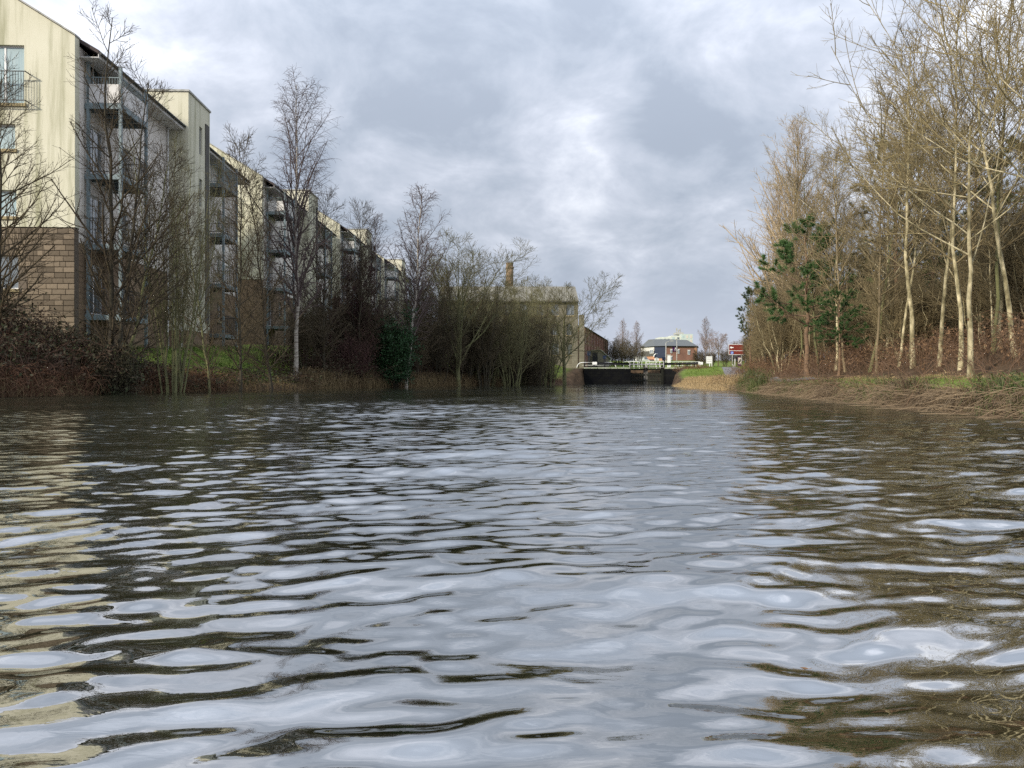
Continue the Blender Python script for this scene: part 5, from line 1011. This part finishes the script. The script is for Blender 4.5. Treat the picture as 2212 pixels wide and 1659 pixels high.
    cy = 6.5 + 34 * rng.uniform(0, 1, 90) ** 1.5; Y = (cy[:, None] + rng.normal(0, .14, (90, k))).ravel(); X = (XR(cy)[:, None] + rng.uniform(-.1, .6, (90, 1)) + rng.normal(0, .12, (90, k))).ravel(); P, Rr = arcs(rng, X, Y, .26, .22, .005, 4); stuff('brown_edge_tufts', 'ragged brown grass tufts along the right water edge', 'grass', *ribbons(P, Rr, nrm(rng.normal(0, 1, (len(X), 3)))), 'dry_grass')
    for px, Y in ((1640, 27.5), (1617, 31.0)):
        x = xat(px, Y); k = 420; a = rng.uniform(0, 6.28, k); r = .35 * np.sqrt(rng.uniform(0, 1, k)); P, Rr = arcs(rng, x + r * np.cos(a), Y + r * np.sin(a), .30, .52, .006, 5)
        P[:, :, 2] += .02; o = link('sedge_tussock', raw_mesh('sedge_tussock', *ribbons(P, Rr, nrm(rng.normal(0, 1, (k, 3)) * [1, .3, .1])), MT['sedge_green'])); tag(o, 'dark green sedge tussock at the right water edge, ' + ('nearer of the two' if px > 1630 else 'farther of the two'), 'sedge', 'sedge tussocks')
right_growth()

# one dead leaf afloat near the camera
lm = MB(); ring = [(.0062 * math.sin(a) * (1 - .35 * math.cos(a)), -.0075 * math.cos(a)) for a in np.linspace(0, 6.283, 13)[:-1]]
lm.add([(x, y, .0022 + 40 * x * x + 25 * y * y) for x, y in ring] + [(0, 0, .0012)], [(i, (i + 1) % 12, 12) for i in range(12)]); lm.tube([(0, -.0075, .0035), (.001, -.012, .005)], .0004, 4)
lf = lm.build('floating_leaf', MT['dead_leaf']); lf.location = (0.416, 1.095, LEAF['z'] + .0035); lf.rotation_euler = (R(-8), R(10), .6); lf.scale = (.9, .9, .9); tag(lf, 'tiny curled brown leaf floating alone on the near water', 'leaf')

# ------------------------------------------------------------------ say which one: labels of the repeats, by the nearest named neighbour
LM_RIGHT = [(1626, 'the pine at the wood tip'), (1684, 'the lower poplar'), (1724, 'the tall poplar'), (1775, 'the green pine pads'), (1812, 'the small low pine'), (1875, 'the left-leaning slim tree'), (1944, 'the sturdy pole tree'), (2024, 'the dark mossy tree'), (2096, 'the foremost ash'), (2187, 'the left-leaning pale ash'), (2260, 'the right picture edge')]
LM_LEFT = [(517, 'the slim tree by the second gable'), (640, 'the tall birch'), (703, 'the dense dark tree'), (762, 'the reddish tree'), (822, 'the thin birch'), (872, 'the leaning birch'), (935, 'the dark willow'), (990, 'the round-crowned tree'), (1045, 'the second dark willow'), (1106, 'the pale green willow'), (1160, 'the small mill tree'), (1220, 'the mill-end tree')]
ORD = ['nearest', 'second', 'third', 'fourth', 'fifth', 'sixth', 'seventh', 'eighth', 'ninth', 'tenth']
def relabel(group, desc, marks):
    named = {}
    for o in C.objects:
        if o.get('group') != group: continue
        d = desc if isinstance(desc, str) else desc[o['label']]
        px = CX + o.location.x / o.location.y * FPX; m = min(marks, key=lambda k: abs(k[0] - px)); side = 'behind' if abs(m[0] - px) < 9 else ('left of' if px < m[0] else 'right of')
        named.setdefault(d + ' ' + side + ' ' + m[1], []).append(o)
    for lab, os_ in named.items():
        os_.sort(key=lambda o: o.location.y)
        for i, o in enumerate(os_): o['label'] = lab if len(os_) == 1 else lab + ', ' + ORD[i] + (' one' if i == 0 else ' one back')
relabel('thin trees deep in the right-hand wood', 'thin bare tree deep inside the wood', LM_RIGHT)
relabel('sapling clumps in the right-hand wood', 'leafless sapling clump', LM_RIGHT)
relabel('growth at the back of the right-hand wood', {'dark pine closing the back of the right-hand wood': 'dark pine closing the wood', 'olive pine closing the back of the right-hand wood': 'olive pine closing the wood', 'dark shrub at the back of the right-hand wood': 'dark shrub closing the wood'}, LM_RIGHT)
t_['group'] = 'screening shrubs'
relabel('shrubs at the tip of the wood', 'brown twiggy shrub', LM_RIGHT)
relabel('thicket shrubs on the left bank', 'dark twiggy thicket shrub', LM_LEFT)
relabel('filler trees on the left bank', 'low tangled bare tree', LM_LEFT)
relabel('brown thicket beyond the lock', 'dense brown bush', [(1312, 'the brick terrace end'), (1345, 'the left pinkish tree'), (1376, 'the right pinkish tree'), (1392, 'the hotel')])
relabel('trees behind the brown sign', 'bare screen tree', [(1574, 'the brown sign edge'), (1602, 'the sign post'), (1626, 'the pine at the wood tip'), (1660, 'the lower poplar')])
relabel('hedge bushes beyond the lock', 'low brown hedge bush', [(1508, 'the white fence end'), (1522, 'the notice board'), (1538, 'the notice board edge'), (1566, 'the towpath'), (1590, 'the brown sign'), (1612, 'the brown sign end'), (1632, 'the pine at the wood tip')])
